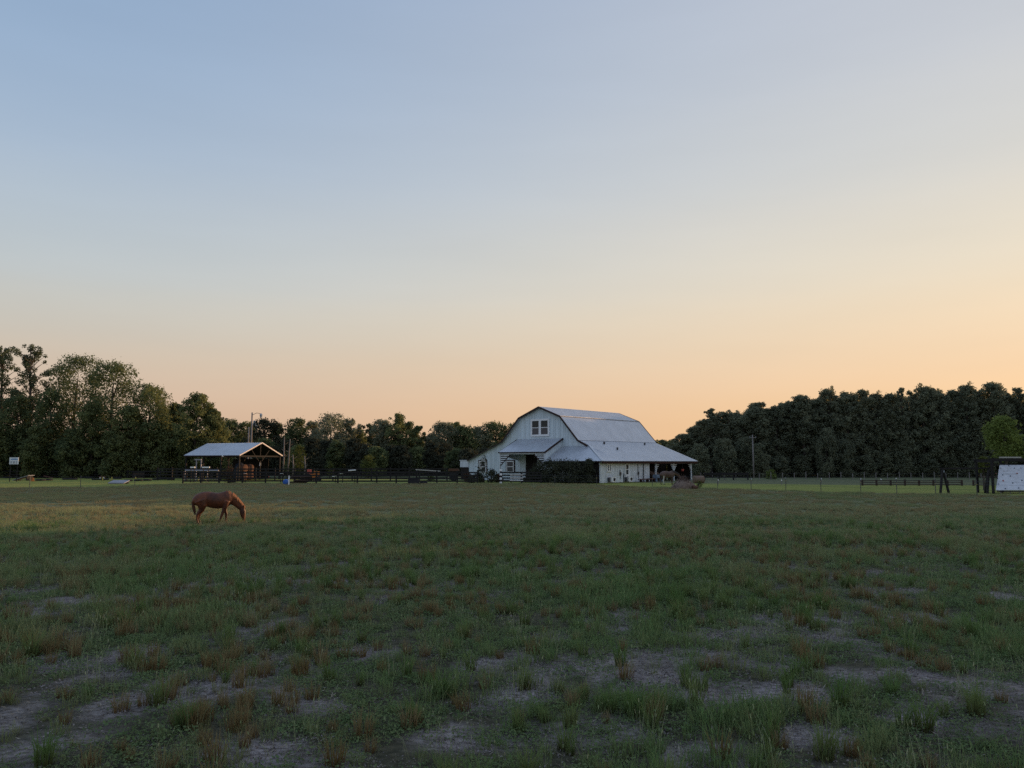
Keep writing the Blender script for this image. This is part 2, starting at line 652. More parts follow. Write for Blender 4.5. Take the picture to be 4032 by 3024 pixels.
c2 = gmix(gattr('meadow'), c1, mead_c)
L.new(c2, p.inputs['Base Color'])
bmp = N.new('ShaderNodeBump')
bmp.inputs['Strength'].default_value = 1.0
bmp.inputs['Distance'].default_value = 0.07
L.new(gnoise(11, 9), bmp.inputs['Height'])
L.new(bmp.outputs[0], p.inputs['Normal'])
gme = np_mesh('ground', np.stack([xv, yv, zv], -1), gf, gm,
              {'sand': sand_mask(xv, yv), 'thatch_shade': 1 - sstep(22, 42, yv + 8 * (fbm(xv * 0.2, yv * 0.2, 8, 3) - 0.5)), 'lawn': lawn, 'meadow': meadow}, smooth=True)
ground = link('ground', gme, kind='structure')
ground['label'] = 'sandy rough pasture with a mown green strip and meadow beyond'

# ------------------------------------------------------------------ grass (stuff)
rng = np.random.default_rng(7)


def tuft(name, n, h0, h1, spread, lean, width, m, head=0.0, flat=0.0):
    """a bunch of bent blades, 2 quads + tip each; tipness attribute runs from root to tip"""
    vs, fs, tp = [], [], []
    for i in range(n):
        a = rng.uniform(0, 2 * math.pi)
        r = spread * math.sqrt(rng.uniform())
        b = np.array([r * math.cos(a), r * math.sin(a), -0.01])
        h = rng.uniform(h0, h1)
        la = a + rng.normal(0, 0.9)
        le = abs(rng.normal(lean, lean * 0.6)) * h
        d = np.array([math.cos(la), math.sin(la), 0])
        s = np.array([-math.sin(la + rng.normal(0, 0.8)), math.cos(la), 0])
        s = s / np.linalg.norm(s)
        w = width * rng.uniform(0.7, 1.3)
        k = len(vs)
        p0, p1, p2 = b, b + d * le * 0.3 + np.array([0, 0, h * 0.55]), b + d * le + np.array([0, 0, h * (1 - flat)])
        vs += [p0 - s * w / 2, p0 + s * w / 2, p1 - s * w * 0.4, p1 + s * w * 0.4, p2, p2]
        tp += [0, 0, 0.5, 0.5, 1, 1]
        vs[-1] = p2 + s * w * 0.12
        fs += [(k, k + 1, k + 3, k + 2), (k + 2, k + 3, k + 5, k + 4)]
        if rng.uniform() < head:
            k = len(vs)
            q = p2 + np.array([0, 0, -0.005])
            e = q + d * 0.012 + np.array([0, 0, 0.035])
            vs += [q - s * 0.004, q + s * 0.004, e + s * 0.006, e - s * 0.002]
            tp += [1, 1, 1, 1]
            fs += [(k, k + 1, k + 2, k + 3)]
    me = np_mesh(name, vs, fs, m, {'tipness': tp})
    return bpy.data.objects.new(name, me)


def leafy(name, n, spread, h, size, m, slim=0.3):
    """low creeping weed: small leaves a few centimetres above the soil"""
    vs, fs, tp = [], [], []
    for i in range(n):
        a = rng.uniform(0, 2 * math.pi)
        r = spread * math.sqrt(rng.uniform())
        c = np.array([r * math.cos(a), r * math.sin(a), rng.uniform(0.01, h) * (1 - 0.6 * r / spread)])
        d = rng.normal(0, 1, 3)
        d[2] *= 0.45
        d /= np.linalg.norm(d)
        q = np.cross(d, rng.normal(0, 1, 3) * np.array([0.5, 0.5, 1.5]))
        q /= np.linalg.norm(q)
        z = size * rng.uniform(0.6, 1.4)
        k = len(vs)
        vs += [c, c + d * z * 0.5 + q * z * slim, c + d * z, c + d * z * 0.5 - q * z * slim]
        t = c[2] / h
        tp += [t, t, min(1, t + 0.3), t]
        fs += [(k, k + 1, k + 2, k + 3)]
    me = np_mesh(name, vs, fs, m, {'tipness': tp})
    return bpy.data.objects.new(name, me)


def scatter(name, pts, rotz, scl, tint, pick, protos, label):
    """one object: its vertices are the plants' places, geometry nodes put a tuft on each"""
    coll = bpy.data.collections.new(name + '_tufts')
    for o in protos:
        coll.objects.link(o)
    n = len(pts)
    me = bpy.data.meshes.new(name)
    me.vertices.add(n)
    me.vertices.foreach_set('co', np.asarray(pts, np.float32).ravel())
    for nm, arr in (('rotz', rotz), ('scl', scl), ('tint', tint)):
        a = me.attributes.new(nm, 'FLOAT', 'POINT')
        a.data.foreach_set('value', np.asarray(arr, np.float32))
    a = me.attributes.new('pick', 'INT', 'POINT')
    a.data.foreach_set('value', np.asarray(pick, np.int32))
    me.update()
    ob = link(name, me, kind='stuff', label=label)
    ng = bpy.data.node_groups.new(name + '_nodes', 'GeometryNodeTree')
    ng.interface.new_socket('Geometry', in_out='INPUT', socket_type='NodeSocketGeometry')
    ng.interface.new_socket('Geometry', in_out='OUTPUT', socket_type='NodeSocketGeometry')
    gn, gl = ng.nodes, ng.links
    gi, go = gn.new('NodeGroupInput'), gn.new('NodeGroupOutput')
    ci = gn.new('GeometryNodeCollectionInfo')
    ci.inputs['Collection'].default_value = coll
    ci.inputs['Separate Children'].default_value = True
    ci.inputs['Reset Children'].default_value = True
    ip = gn.new('GeometryNodeInstanceOnPoints')
    ip.inputs['Pick Instance'].default_value = True

    def na(nm, t='FLOAT'):
        n_ = gn.new('GeometryNodeInputNamedAttribute')
        n_.data_type = t
        n_.inputs['Name'].default_value = nm
        return [s for s in n_.outputs if s.enabled and s.name == 'Attribute'][0]
    cx = gn.new('ShaderNodeCombineXYZ')
    gl.new(na('rotz'), cx.inputs[2])
    gl.new(gi.outputs[0], ip.inputs['Points'])
    gl.new(ci.outputs[0], ip.inputs['Instance'])
    gl.new(na('pick', 'INT'), ip.inputs['Instance Index'])
    gl.new(cx.outputs[0], ip.inputs['Rotation'])
    gl.new(na('scl'), ip.inputs['Scale'])
    gl.new(ip.outputs[0], go.inputs[0])
    md = ob.modifiers.new('plants', 'NODES')
    md.node_group = ng
    return ob


def field_points(dens_near, y0, y1, wide=0.74, pad=3.0):
    area = wide * (y1 ** 2 - y0 ** 2) + 2 * pad * (y1 - y0)
    n = int(area * dens_near * 1.0)
    yy = np.sqrt(rng.uniform(y0 ** 2, y1 ** 2, n))
    xx = rng.uniform(-1, 1, n) * (wide * yy + pad)
    return xx, yy


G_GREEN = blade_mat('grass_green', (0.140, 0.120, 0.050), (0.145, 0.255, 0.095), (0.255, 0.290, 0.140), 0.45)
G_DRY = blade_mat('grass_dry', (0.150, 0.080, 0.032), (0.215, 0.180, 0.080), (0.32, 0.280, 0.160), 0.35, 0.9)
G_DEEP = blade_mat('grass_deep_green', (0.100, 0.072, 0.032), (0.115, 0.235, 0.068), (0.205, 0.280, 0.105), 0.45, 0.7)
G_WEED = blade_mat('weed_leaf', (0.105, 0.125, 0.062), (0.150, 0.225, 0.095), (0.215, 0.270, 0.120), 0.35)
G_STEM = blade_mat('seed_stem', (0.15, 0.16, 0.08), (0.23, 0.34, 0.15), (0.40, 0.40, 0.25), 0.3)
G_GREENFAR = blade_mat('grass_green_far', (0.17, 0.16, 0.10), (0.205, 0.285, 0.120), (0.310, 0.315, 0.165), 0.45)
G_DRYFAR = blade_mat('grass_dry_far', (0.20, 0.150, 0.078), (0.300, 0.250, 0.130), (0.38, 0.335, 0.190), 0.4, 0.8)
G_STRAW = blade_mat('fallen_straw', (0.22, 0.18, 0.13), (0.28, 0.24, 0.19), (0.42, 0.38, 0.33), 0.1)
G_CLOD = blade_mat('soil_crumb', (0.12, 0.10, 0.095), (0.17, 0.145, 0.14), (0.30, 0.26, 0.25), 0.0)


def place(name, kinds, x, y, keep, scale, tint, protos, label):
    x, y, scale, tint = x[keep], y[keep], scale[keep], tint[keep]
    n = len(x)
    z = gz(x, y)
    scatter(name, np.stack([x, y, z], -1), rng.uniform(0, 6.28, n), scale, tint, rng.integers(0, len(protos), n), protos, label)
    return n


STRAW_P = [leafy('straw_litter', 40, 0.34, 0.02, 0.06, G_STRAW, 0.07) for _ in range(3)]
CLOD_P = [leafy('soil_clods', 90, 0.36, 0.022, 0.026, G_CLOD) for _ in range(3)]
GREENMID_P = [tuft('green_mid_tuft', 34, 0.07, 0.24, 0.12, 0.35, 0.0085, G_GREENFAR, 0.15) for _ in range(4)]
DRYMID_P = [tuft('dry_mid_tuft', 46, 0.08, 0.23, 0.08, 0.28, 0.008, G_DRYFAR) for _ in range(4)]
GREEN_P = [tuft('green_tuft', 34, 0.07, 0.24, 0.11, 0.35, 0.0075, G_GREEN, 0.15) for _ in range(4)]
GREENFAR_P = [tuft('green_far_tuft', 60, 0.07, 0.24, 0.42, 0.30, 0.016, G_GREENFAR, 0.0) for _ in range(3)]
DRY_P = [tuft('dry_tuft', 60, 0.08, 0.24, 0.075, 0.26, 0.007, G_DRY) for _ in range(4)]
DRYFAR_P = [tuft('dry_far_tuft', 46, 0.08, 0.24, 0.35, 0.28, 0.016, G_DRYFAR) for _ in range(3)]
DEEP_P = [tuft('deep_tuft', 90, 0.12, 0.40, 0.085, 0.36, 0.009, G_DEEP) for _ in range(4)]
WEED_P = [leafy('weed_patch', 110, 0.20, 0.075, 0.026, G_WEED) for _ in range(4)]
STEM_P = [tuft('seed_stems', 7, 0.18, 0.46, 0.13, 0.34, 0.0050, G_STEM, 0.5) for _ in range(3)]


def fields(x, y):
    sand = sand_mask(x, y)
    dry = sstep(0.42, 0.66, fbm(x * 0.28 + 9, y * 0.2, 21, 4))
    dry = np.clip(dry + 0.55 * sstep(26, 40, y) * (1 - sstep(-2, 30, x)), 0, 1)
    lush = sstep(0.45, 0.7, fbm(x * 0.4, y * 0.3 + 5, 51, 4))
    return sand, dry, lush


total = 0
# wispy green grass
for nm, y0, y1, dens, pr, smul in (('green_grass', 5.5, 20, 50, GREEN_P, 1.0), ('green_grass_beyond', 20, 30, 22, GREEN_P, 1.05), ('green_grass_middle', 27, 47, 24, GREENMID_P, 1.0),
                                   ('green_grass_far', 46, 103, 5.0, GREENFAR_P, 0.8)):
    x, y = field_points(dens, y0, y1)
    sand, dry, lush = fields(x, y)
    clump = sstep(0.42, 0.60, fbm(x * 1.7, y * 1.4 + 3, 91, 3)) if y0 < 18 else sstep(0.34, 0.56, fbm(x * 1.2, y * 0.9 + 3, 91, 3)) if y0 < 30 else 1.0
    pr_keep = (1 - sand * 0.96) * (0.45 + 0.55 * lush) * (1 - 0.3 * dry) * (0.20 + 0.80 * clump)
    keep = (rng.uniform(size=len(x)) < pr_keep) & (y < ylim(x) + 1.0)
    sc = smul * rng.uniform(0.45, 1.2, len(x)) * (0.75 + 0.5 * lush)
    tn = np.clip(0.25 + 0.6 * dry + rng.normal(0, 0.22, len(x)), 0, 1)
    total += place(nm, 0, x, y, keep, sc, tn, pr, 'wispy green pasture grass')
# straw and rust bunches
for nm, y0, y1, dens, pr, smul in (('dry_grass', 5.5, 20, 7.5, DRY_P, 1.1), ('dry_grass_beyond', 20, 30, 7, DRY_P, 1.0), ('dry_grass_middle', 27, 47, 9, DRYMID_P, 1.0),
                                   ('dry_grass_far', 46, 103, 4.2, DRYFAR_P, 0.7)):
    x, y = field_points(dens, y0, y1)
    sand, dry, lush = fields(x, y)
    pr_keep = (1 - sand * 0.60) * (0.34 + 0.66 * dry) * (0.2 + 0.8 * sstep(0.40, 0.60, fbm(x * 1.2 + 8, y * 1.1, 131, 3)))
    keep = (rng.uniform(size=len(x)) < pr_keep) & (y < ylim(x) + 1.0)
    sc = smul * rng.uniform(0.6, 1.3, len(x))
    tn = np.clip(rng.normal(0.4, 0.3, len(x)), 0, 1)
    total += place(nm, 0, x, y, keep, sc, tn, pr, 'straw coloured dry grass bunches')
# creeping weeds
for nm, y0, y1, dens, smul in (('creeping_weeds', 5.5, 18, 34, 0.95), ('creeping_weeds_beyond', 18, 40, 12, 1.5)):
    x, y = field_points(dens, y0, y1)
    sand, dry, lush = fields(x, y)
    keep = rng.uniform(size=len(x)) < (1 - sand * 0.84) * (0.22 + 0.70 * sstep(0.40, 0.62, fbm(x * 1.1 + 4, y * 0.9, 171, 3)))
    sc = smul * rng.uniform(0.6, 1.5, len(x))
    tn = rng.uniform(0, 1, len(x))
    total += place(nm, 0, x, y, keep, sc, tn, WEED_P, 'low creeping weeds between the grass')
# fallen straw and soil crumbs on the bare patches
for nm, dens, pr, lb in (('fallen_straw', 7, STRAW_P, 'fallen straw lying on the bare soil'), ('soil_clods', 12, CLOD_P, 'small clods and crumbs of trampled soil')):
    x, y = field_points(dens, 5.5, 32)
    sand = sand_mask(x, y)
    keep = rng.uniform(size=len(x)) < 0.12 + 0.8 * sand
    total += place(nm, 0, x, y, keep, rng.uniform(0.6, 1.3, len(x)), rng.uniform(0, 1, len(x)), pr, lb)
# deep green clumps
x, y = field_points(3.2, 6, 36)
keep = rng.uniform(size=len(x)) < 0.15 + 0.75 * sstep(0.44, 0.62, fbm(x * 0.3, y * 0.25, 77, 3))
total += place('lush_clumps', 0, x, y, keep, rng.uniform(0.45, 1.1, len(x)), rng.uniform(0, 1, len(x)), DEEP_P, 'deep green lush grass clumps')
# tall seed stems
x, y = field_points(4.0, 5.5, 45)
keep = rng.uniform(size=len(x)) < 0.8
total += place('seed_stems', 0, x, y, keep, rng.uniform(0.6, 1.15, len(x)), rng.uniform(0, 1, len(x)), STEM_P, 'thin pale seed stems standing above the grass')
print('plants', total)

# ------------------------------------------------------------------ trees
def leaves(centers, radii, counts, size, rg, squash=0.8, droop=0.0):
    """leaf-clump faces spread through round clumps; returns verts, faces, tint"""
    ci = np.repeat(np.arange(len(centers)), counts)
    n = len(ci)
    d = rg.normal(0, 1, (n, 3))
    d /= np.linalg.norm(d, axis=1)[:, None]
    rr = radii[ci] * (rg.uniform(0.10, 1, n) ** 0.5 + np.abs(rg.normal(0, 0.33, n)))
    pos = centers[ci] + d * rr[:, None] * np.array([1, 1, squash])
    nrm_ = d * 0.6 + rg.normal(0, 0.6, (n, 3)) + np.array([0, 0, 0.35])
    nrm_ /= np.linalg.norm(nrm_, axis=1)[:, None]
    t = np.cross(nrm_, rg.normal(0, 1, (n, 3)))
    t /= np.linalg.norm(t, axis=1)[:, None]
    b = np.cross(nrm_, t)
    s = size * rg.uniform(0.55, 1.35, n)[:, None]
    if droop:
        t = t * 1.0
    v = np.stack([pos - t * s * 0.62, pos + b * s * 0.36 + nrm_ * s * 0.1, pos + t * s * 0.62, pos - b * s * 0.36 + nrm_ * s * 0.1], 1).reshape(-1, 3)
    f = np.arange(4 * n).reshape(-1, 4)
    blob_t = rg.uniform(-0.22, 0.22, len(centers))[ci]
    tint = np.clip(0.42 + blob_t + rg.normal(0, 0.16, n), 0, 1)
    return v, f, np.repeat(tint, 4)


def tree_parts(seed, H, W, kind, n, size, low=0.10):
    """returns crown (v, f, tint) and a trunk MB for a tree of height H and crown width W"""
    rg = np.random.default_rng(seed)
    tr = MB()
    C_, R_ = [], []
    lean = rg.normal(0, 0.02, 2) * H
    r0 = 0.016 * H + 0.05

    def axis(t):
        return np.array([lean[0] * t * t, lean[1] * t * t, H * t])
    if kind == 'broad':
        m = int(84 + H * 2.2)
        for i in range(m):
            t = low + (1 - low) * ((i + rg.uniform()) / m) ** 0.85
            q = (t - low) / (1 - low)
            shp = (0.72 + 0.28 * min(1, q / 0.4)) * math.sqrt(max(0.0, 1 - (max(0.0, q - 0.42) / 0.60) ** 2))
            a = rg.uniform(0, 6.283)
            lump = 0.92 + 0.16 * math.sin(a * 2 + seed) + 0.16 * math.sin(a * 3 + 5 * q + seed * 2)
            rad = W / 2 * 0.92 * shp * lump * (rg.uniform(0.10, 1) ** 0.5)
            br = W * rg.uniform(0.075, 0.15) * (1.06 - 0.30 * q)
            c = axis(t) + np.array([rad * math.cos(a), rad * math.sin(a), 0])
            c[2] = min(c[2], H - br * 0.75 + rg.normal(0, 0.12) * br)
            C_.append(c)
            R_.append(br)
        for i in range(26):      # loose shoots that break the crown's outline
            q = rg.uniform(0.35, 1.0)
            shp = math.sqrt(max(0.0, 1 - (max(0.0, q - 0.42) / 0.60) ** 2))
            a = rg.uniform(0, 6.283)
            c = axis(low + (1 - low) * q) + np.array([W / 2 * shp * rg.uniform(0.8, 1.12) * math.cos(a), W / 2 * shp * rg.uniform(0.8, 1.12) * math.sin(a), rg.uniform(-0.01, 0.035) * H * q])
            C_.append(c)
            R_.append(W * rg.uniform(0.025, 0.055))
        for k in range(7):
            j = rg.integers(int(m * 0.1), m)
            c = C_[j]
            b0 = axis(max(0.08, c[2] / H - 0.22))
            mid = (b0 + c) / 2 + np.array([0, 0, -0.02 * H])
            tr.tube([b0, mid, c], [r0 * 0.42, r0 * 0.28, r0 * 0.08], 5)
        top = 0.86
    elif kind == 'pine':
        lev = int(13 + H * 0.35)
        t0 = max(low, 0.22)
        for i in range(lev):
            t = t0 + (1 - t0) * (i / (lev - 1)) ** 0.9
            q = (t - t0) / (1 - t0)
            nb = rg.integers(3, 6) if q < 0.95 else 2
            for k in range(nb):
                a = rg.uniform(0, 6.283)
                ln = W / 2 * (0.06 + 1.02 * (1 - q) ** 0.65) * rg.uniform(0.45, 1.1) * (0.75 + 0.25 * min(1, q * 4))
                b0 = axis(t)
                e = b0 + np.array([ln * math.cos(a), ln * math.sin(a), ln * rg.uniform(0.05, 0.4)])
                tr.tube([b0, e], [r0 * 0.22, r0 * 0.05], 4)
                for s_ in ((1.0, 0.7) if ln > W * 0.22 else (1.0,)):
                    c = b0 + (e - b0) * s_
                    C_.append(c + np.array([0, 0, min(0, H - c[2] - 0.4)]))
                    R_.append(W * rg.uniform(0.075, 0.13) * (1 - 0.35 * q))
        top = 0.985
    elif kind == 'sparse':
        m = int(62 + H * 1.5)
        for i in range(m):
            t = low + (1 - low) * ((i + rg.uniform()) / m) ** 0.9
            q = (t - low) / (1 - low)
            shp = (q + 0.15) ** 0.3 * (1 - 0.90 * q) ** 0.6 * 1.35
            a = rg.uniform(0, 6.283)
            side_ = 0.75 + 0.35 * math.sin(a + 9 * q + seed)
            rad = W / 2 * shp * side_ * rg.uniform(0.2, 1.25)
            br = W * rg.uniform(0.04, 0.095) * (1.1 - 0.4 * q)
            b0 = axis(max(0.12, t - 0.10))
            c = axis(t) + np.array([rad * math.cos(a), rad * math.sin(a), 0])
            c[2] = min(c[2], H - br * 0.6)
            if i % 2 == 0:
                tr.tube([b0, (b0 + c) / 2 + np.array([0, 0, 0.008 * H]), c], [r0 * 0.24, r0 * 0.15, r0 * 0.04], 4)
            C_.append(c)
            R_.append(br)
        top = 0.97
    else:  # shrub: many low clumps
        m = 26
        for i in range(m):
            q = rg.uniform()
            a = rg.uniform(0, 6.283)
            shp = math.sqrt(max(0.05, 1 - q ** 1.7))
            rad = W / 2 * shp * rg.uniform(0.2, 0.95)
            br = min(W, H) * rg.uniform(0.12, 0.24)
            z = min(max(br * 0.7, H * q), H - br * 0.55)
            C_.append(np.array([rad * math.cos(a), rad * math.sin(a), z]))
            R_.append(br)
        for k in range(5):
            c = C_[rg.integers(0, m)]
            tr.tube([(0.05 * math.cos(k), 0.05 * math.sin(k), -0.05), c * np.array([0.4, 0.4, 0.5]), c], [0.05, 0.035, 0.012], 4)
        top = None
    C_, R_ = np.array(C_), np.array(R_)
    w = R_ ** 1.9
    cnt = np.maximum(6, (n * w / w.sum())).astype(int)
    v, f, t = leaves(C_, R_, cnt, size, rg, 0.95 if kind != 'pine' else 0.62)
    v[:, 2] = np.maximum(v[:, 2], 0.02)
    if top:
        pts = [axis(x) for x in (0, 0.03, 0.25, 0.5, 0.75, top)]
        pts[0][2] = -0.15
        tr.tube(pts, [r0 * 1.45, r0 * 1.05, r0 * 0.85, r0 * 0.62, r0 * 0.36, r0 * 0.08], 8)
    return (v, f, t), tr


def tree(name, cat, label, x, y, seed, H, W, kind, n, size, lm, group=None, low=0.10, bark='bark', trunk='trunk', z=0.0):
    root = thing(name, label, cat, (x, y, z), 0.0, group)
    (v, f, t), tr = tree_parts(seed, H, W, kind, n, size, low)
    link('crown' if trunk == 'trunk' else 'foliage', np_mesh('crown', v, f, lm, {'tint': t}), root)
    tr.build(trunk, M[bark], root, smooth=True)
    return root


ORD = ['first', 'second', 'third', 'fourth', 'fifth', 'sixth', 'seventh', 'eighth', 'ninth', 'tenth', 'eleventh', 'twelfth',
       'thirteenth', 'fourteenth', 'fifteenth', 'sixteenth', 'seventeenth', 'eighteenth', 'nineteenth', 'twentieth',
       'twenty-first', 'twenty-second', 'twenty-third', 'twenty-fourth', 'twenty-fifth', 'twenty-sixth', 'twenty-seventh',
       'twenty-eighth', 'twenty-ninth', 'thirtieth']


def spec(u, vtop, w, y):
    """pixel column, crown top row, crown width in pixels, at distance y -> x, H, W"""
    x, _, z = at(u, vtop, y)
    return x, z, w / FPX * y


# tall grove behind the obstacle course
GROVE = [
    (22, 1366, 200, 146, 'sparse', L_PINE, 'tall thin-topped pine at the very end of the grove beyond the sign'),
    (140, 1364, 210, 147, 'sparse', L_PINE, 'tallest open-crowned pine in the grove with sky showing through its top'),
    (300, 1403, 210, 146, 'broad', L_BROAD, 'broad dark tree with a pointed top beside the two tall pines'),
    (448, 1432, 205, 144, 'broad', L_BROAD, 'big rounded leafy tree with a feathered flank, centre of the grove'),
    (592, 1520, 165, 143, 'broad', L_BROAD, 'round-headed tree a step lower than the big grove trees'),
    (690, 1590, 95, 146, 'broad', L_BROAD, 'narrow dark tree in the dip between two grove trees'),
    (775, 1553, 125, 141, 'broad', L_BROAD, 'last tall grove tree, standing behind the shed roof'),
    (842, 1610, 90, 143, 'broad', L_BROAD, 'small lopsided tree tucked against the last tall grove tree'),
]
for i, (u, vt, w, y, k, lm, lb) in enumerate(GROVE):
    x, H, W = spec(u, vt, w, y)
    tree('pine_tree' if k == 'sparse' else 'broadleaf_tree', 'tree', lb, x, y, 100 + i, H, W * (1.22 if k == 'broad' else 1.0), k, 17000 if k == 'broad' else 11000, 0.30, lm,
         'trees of the tall grove', 0.10 if k == 'broad' else 0.2)
# lower trees filling the grove between the tall ones
FILL = [(-70, 1500, 170, 150), (75, 1560, 150, 142), (210, 1545, 150, 141), (370, 1590, 140, 140), (520, 1600, 130, 140),
        (645, 1660, 120, 141), (730, 1690, 120, 143), (870, 1680, 110, 146), (-10, 1640, 150, 139), (140, 1680, 120, 138),
        (290, 1690, 120, 138), (455, 1700, 120, 138)]
fill_w = ['beyond the frame side of the grove', 'under the tallest open-crowned pine', 'between the tallest pine and the pointed tree',
          'between the pointed tree and the big rounded tree', 'between the big rounded tree and the round-headed one',
          'in front of the narrow dark tree', 'behind the near slope of the shed roof', 'behind the shed roof ridge',
          'just behind the white sign', 'behind the grey ramp', 'behind the striped jumps', 'behind the tilted platform']
for i, (u, vt, w, y) in enumerate(FILL):
    x, H, W = spec(u, vt, w, y)
    tree('broadleaf_tree', 'tree', 'lower bushy tree ' + fill_w[i], x, y, 140 + i, H, W, 'broad', 9500, 0.32, L_BROAD,
         'lower trees filling the grove', 0.04)

# mixed trees between grove and barn
MID = [(905, 1655, 90, 188, 'broad', L_BROAD), (962, 1664, 80, 190, 'broad', L_BROAD), (1040, 1652, 100, 176, 'broad', L_DARK),
       (1095, 1668, 60, 178, 'sparse', L_BROAD), (1166, 1650, 80, 182, 'broad', L_BROAD), (1228, 1660, 70, 185, 'broad', L_WOOD),
       (1302, 1636, 125, 180, 'broad', L_WOOD), (1365, 1652, 75, 184, 'sparse', L_WOOD), (1415, 1690, 80, 190, 'broad', L_BROAD),
       (1468, 1672, 60, 186, 'sparse', L_PINE), (1510, 1656, 80, 182, 'broad', L_WOOD), (1570, 1632, 85, 180, 'sparse', L_BROAD),
       (1600, 1665, 90, 184, 'broad', L_BROAD), (1645, 1680, 50, 181, 'sparse', L_BROAD), (1692, 1712, 60, 186, 'broad', L_WOOD),
       (1745, 1664, 85, 180, 'broad', L_WOOD), (1790, 1664, 70, 184, 'sparse', L_BROAD), (1830, 1678, 90, 182, 'broad', L_BROAD),
       (1890, 1685, 100, 184, 'broad', L_WOOD), (1955, 1664, 95, 186, 'broad', L_BROAD), (2030, 1672, 110, 186, 'broad', L_BROAD),
       (2570, 1738, 70, 200, 'broad', L_BROAD), (2612, 1732, 50, 196, 'pine', L_PINE), (2648, 1738, 60, 198, 'broad', L_BROAD)]
MIDL = {0: 'rounded dark tree just beyond the grove behind the shed', 1: 'olive rounded tree behind the two poles above the shed',
        2: 'dense dark tree rising behind the shed gable', 3: 'thin twiggy tree beside the shed gable tip',
        4: 'bright green topped tree right beyond the pale snags', 21: 'low tree peeping over the far slope of the barn roof',
        22: 'small pine between the barn roof and the right wood', 23: 'low bush-like tree at the start of the right wood'}
kindword = {'broad': 'leafy', 'pine': 'pointed pine-like', 'sparse': 'open airy'}
for i, (u, vt, w, y, k, lm) in enumerate(MID):
    x, H, W = spec(u, vt, w, y)
    lb = MIDL.get(i) or '%s tree, %s crown from the snags in the row running to the barn' % (kindword[k], ORD[i - 4])
    tree('pine_tree' if k == 'pine' else 'broadleaf_tree', 'tree', lb, x, y, 200 + i, H, W * (1.5 if k == 'broad' else 2.0), k, 9000, 0.34, lm,
         'background trees between grove and barn', 0.05 if k != 'sparse' else 0.12)
# lower understorey along that row
xs = np.linspace(880, 2060, 24)
for i, u in enumerate(xs):
    y = 160 + 9 * rng.uniform(-1, 1)
    x, H, W = spec(u + rng.uniform(-15, 15), 1748 + rng.uniform(-22, 26), 95 + rng.uniform(-15, 25), y)
    if i < 3:
        protoU = None
    r = tree('understorey_tree', 'tree', 'dark low tree in the thicket below the row of crowns between shed and barn', x, y, 300 + i, H, W,
             'broad', 5500, 0.35, (L_BROAD, L_DARK, L_DARK)[i % 3], 'thicket between shed and barn', 0.0)

# right-hand wood: front row, each crown can be told apart against the sky
WOOD = [(2690, 1712, 90, 150, 'broad'), (2728, 1682, 80, 150, 'broad'), (2795, 1612, 95, 148, 'sparse'), (2862, 1624, 95, 148, 'broad'),
        (2920, 1642, 80, 147, 'broad'), (2982, 1588, 110, 147, 'broad'), (3052, 1600, 95, 147, 'broad'), (3102, 1585, 90, 148, 'broad'),
        (3160, 1560, 95, 146, 'broad'), (3212, 1574, 90, 147, 'broad'), (3266, 1534, 90, 146, 'broad'), (3330, 1546, 95, 146, 'broad'),
        (3386, 1540, 85, 146, 'broad'), (3442, 1553, 80, 147, 'broad'), (3500, 1552, 85, 146, 'broad'), (3546, 1529, 70, 145, 'sparse'),
        (3592, 1542, 80, 146, 'sparse'), (3626, 1524, 90, 145, 'broad'), (3682, 1530, 95, 145, 'broad'), (3740, 1541, 90, 145, 'broad'),
        (3796, 1520, 95, 145, 'broad'), (3850, 1541, 80, 146, 'sparse'), (3906, 1512, 110, 145, 'broad'), (3962, 1545, 90, 146, 'sparse'),
        (4006, 1529, 90, 145, 'sparse'), (4060, 1532, 110, 145, 'broad')]
PROTO = {}
for k, (cnt, nl) in {'broad': (7, 14000), 'pine': (2, 7000), 'sparse': (3, 6500), 'low': (5, 8000)}.items():
    for j in range(cnt):
        (v, f, t), tr = tree_parts(400 + j + 50 * len(k), 16.0 if k != 'low' else 8.0, 5.6, 'broad' if k == 'low' else k, nl, 0.31, 0.02 if k in ('broad', 'low') else 0.2)
        PROTO.setdefault(k, []).append((np_mesh('wood_crown', v, f, L_WOOD, {'tint': t}), tr))


def wood_tree(x, y, H, W, k, j, rz, label, group):
    root = thing('pine_tree' if k == 'pine' else 'broadleaf_tree', label, 'tree', (x, y, 0), rz, group)
    me, tr = PROTO[k][j % len(PROTO[k])]
    root.scale = (W / 5.6, W / 5.6, H / (8.0 if k == 'low' else 16.0))
    link('crown', me, root)
    if isinstance(tr, MB):
        o = tr.build('trunk', M['bark'], root, smooth=True)
        PROTO[k][j % len(PROTO[k])] = (me, o.data)
    else:
        link('trunk', tr, root)
    return root


for i, (u, vt, w, y, k) in enumerate(WOOD):
    x, H, W = spec(u, vt, w * 1.38, y)
    lb = '%s tree, %s crown from the barn along the front of the dark wood' % ({'broad': 'dark leafy', 'pine': 'dark pine-like', 'sparse': 'see-through'}[k], ORD[i])
    wood_tree(x, y, H, W, k, i, rng.uniform(0, 6.28), lb, 'front row of the dark wood')
for i in range(34):
    u = 2700 + i * 43 + rng.uniform(-12, 12)
    top = np.interp(u, [2700, 2800, 3000, 3270, 4100], [1694, 1640, 1602, 1556, 1548]) + rng.uniform(0, 22)
    y = 156 + rng.uniform(0, 10)
    x, H, W = spec(u, top, 135, y)
    wood_tree(x, y, H, W, 'broad', i + 2, rng.uniform(0, 6.28), 'dark tree deep in the wood behind its front row of crowns', 'trees deep in the dark wood')
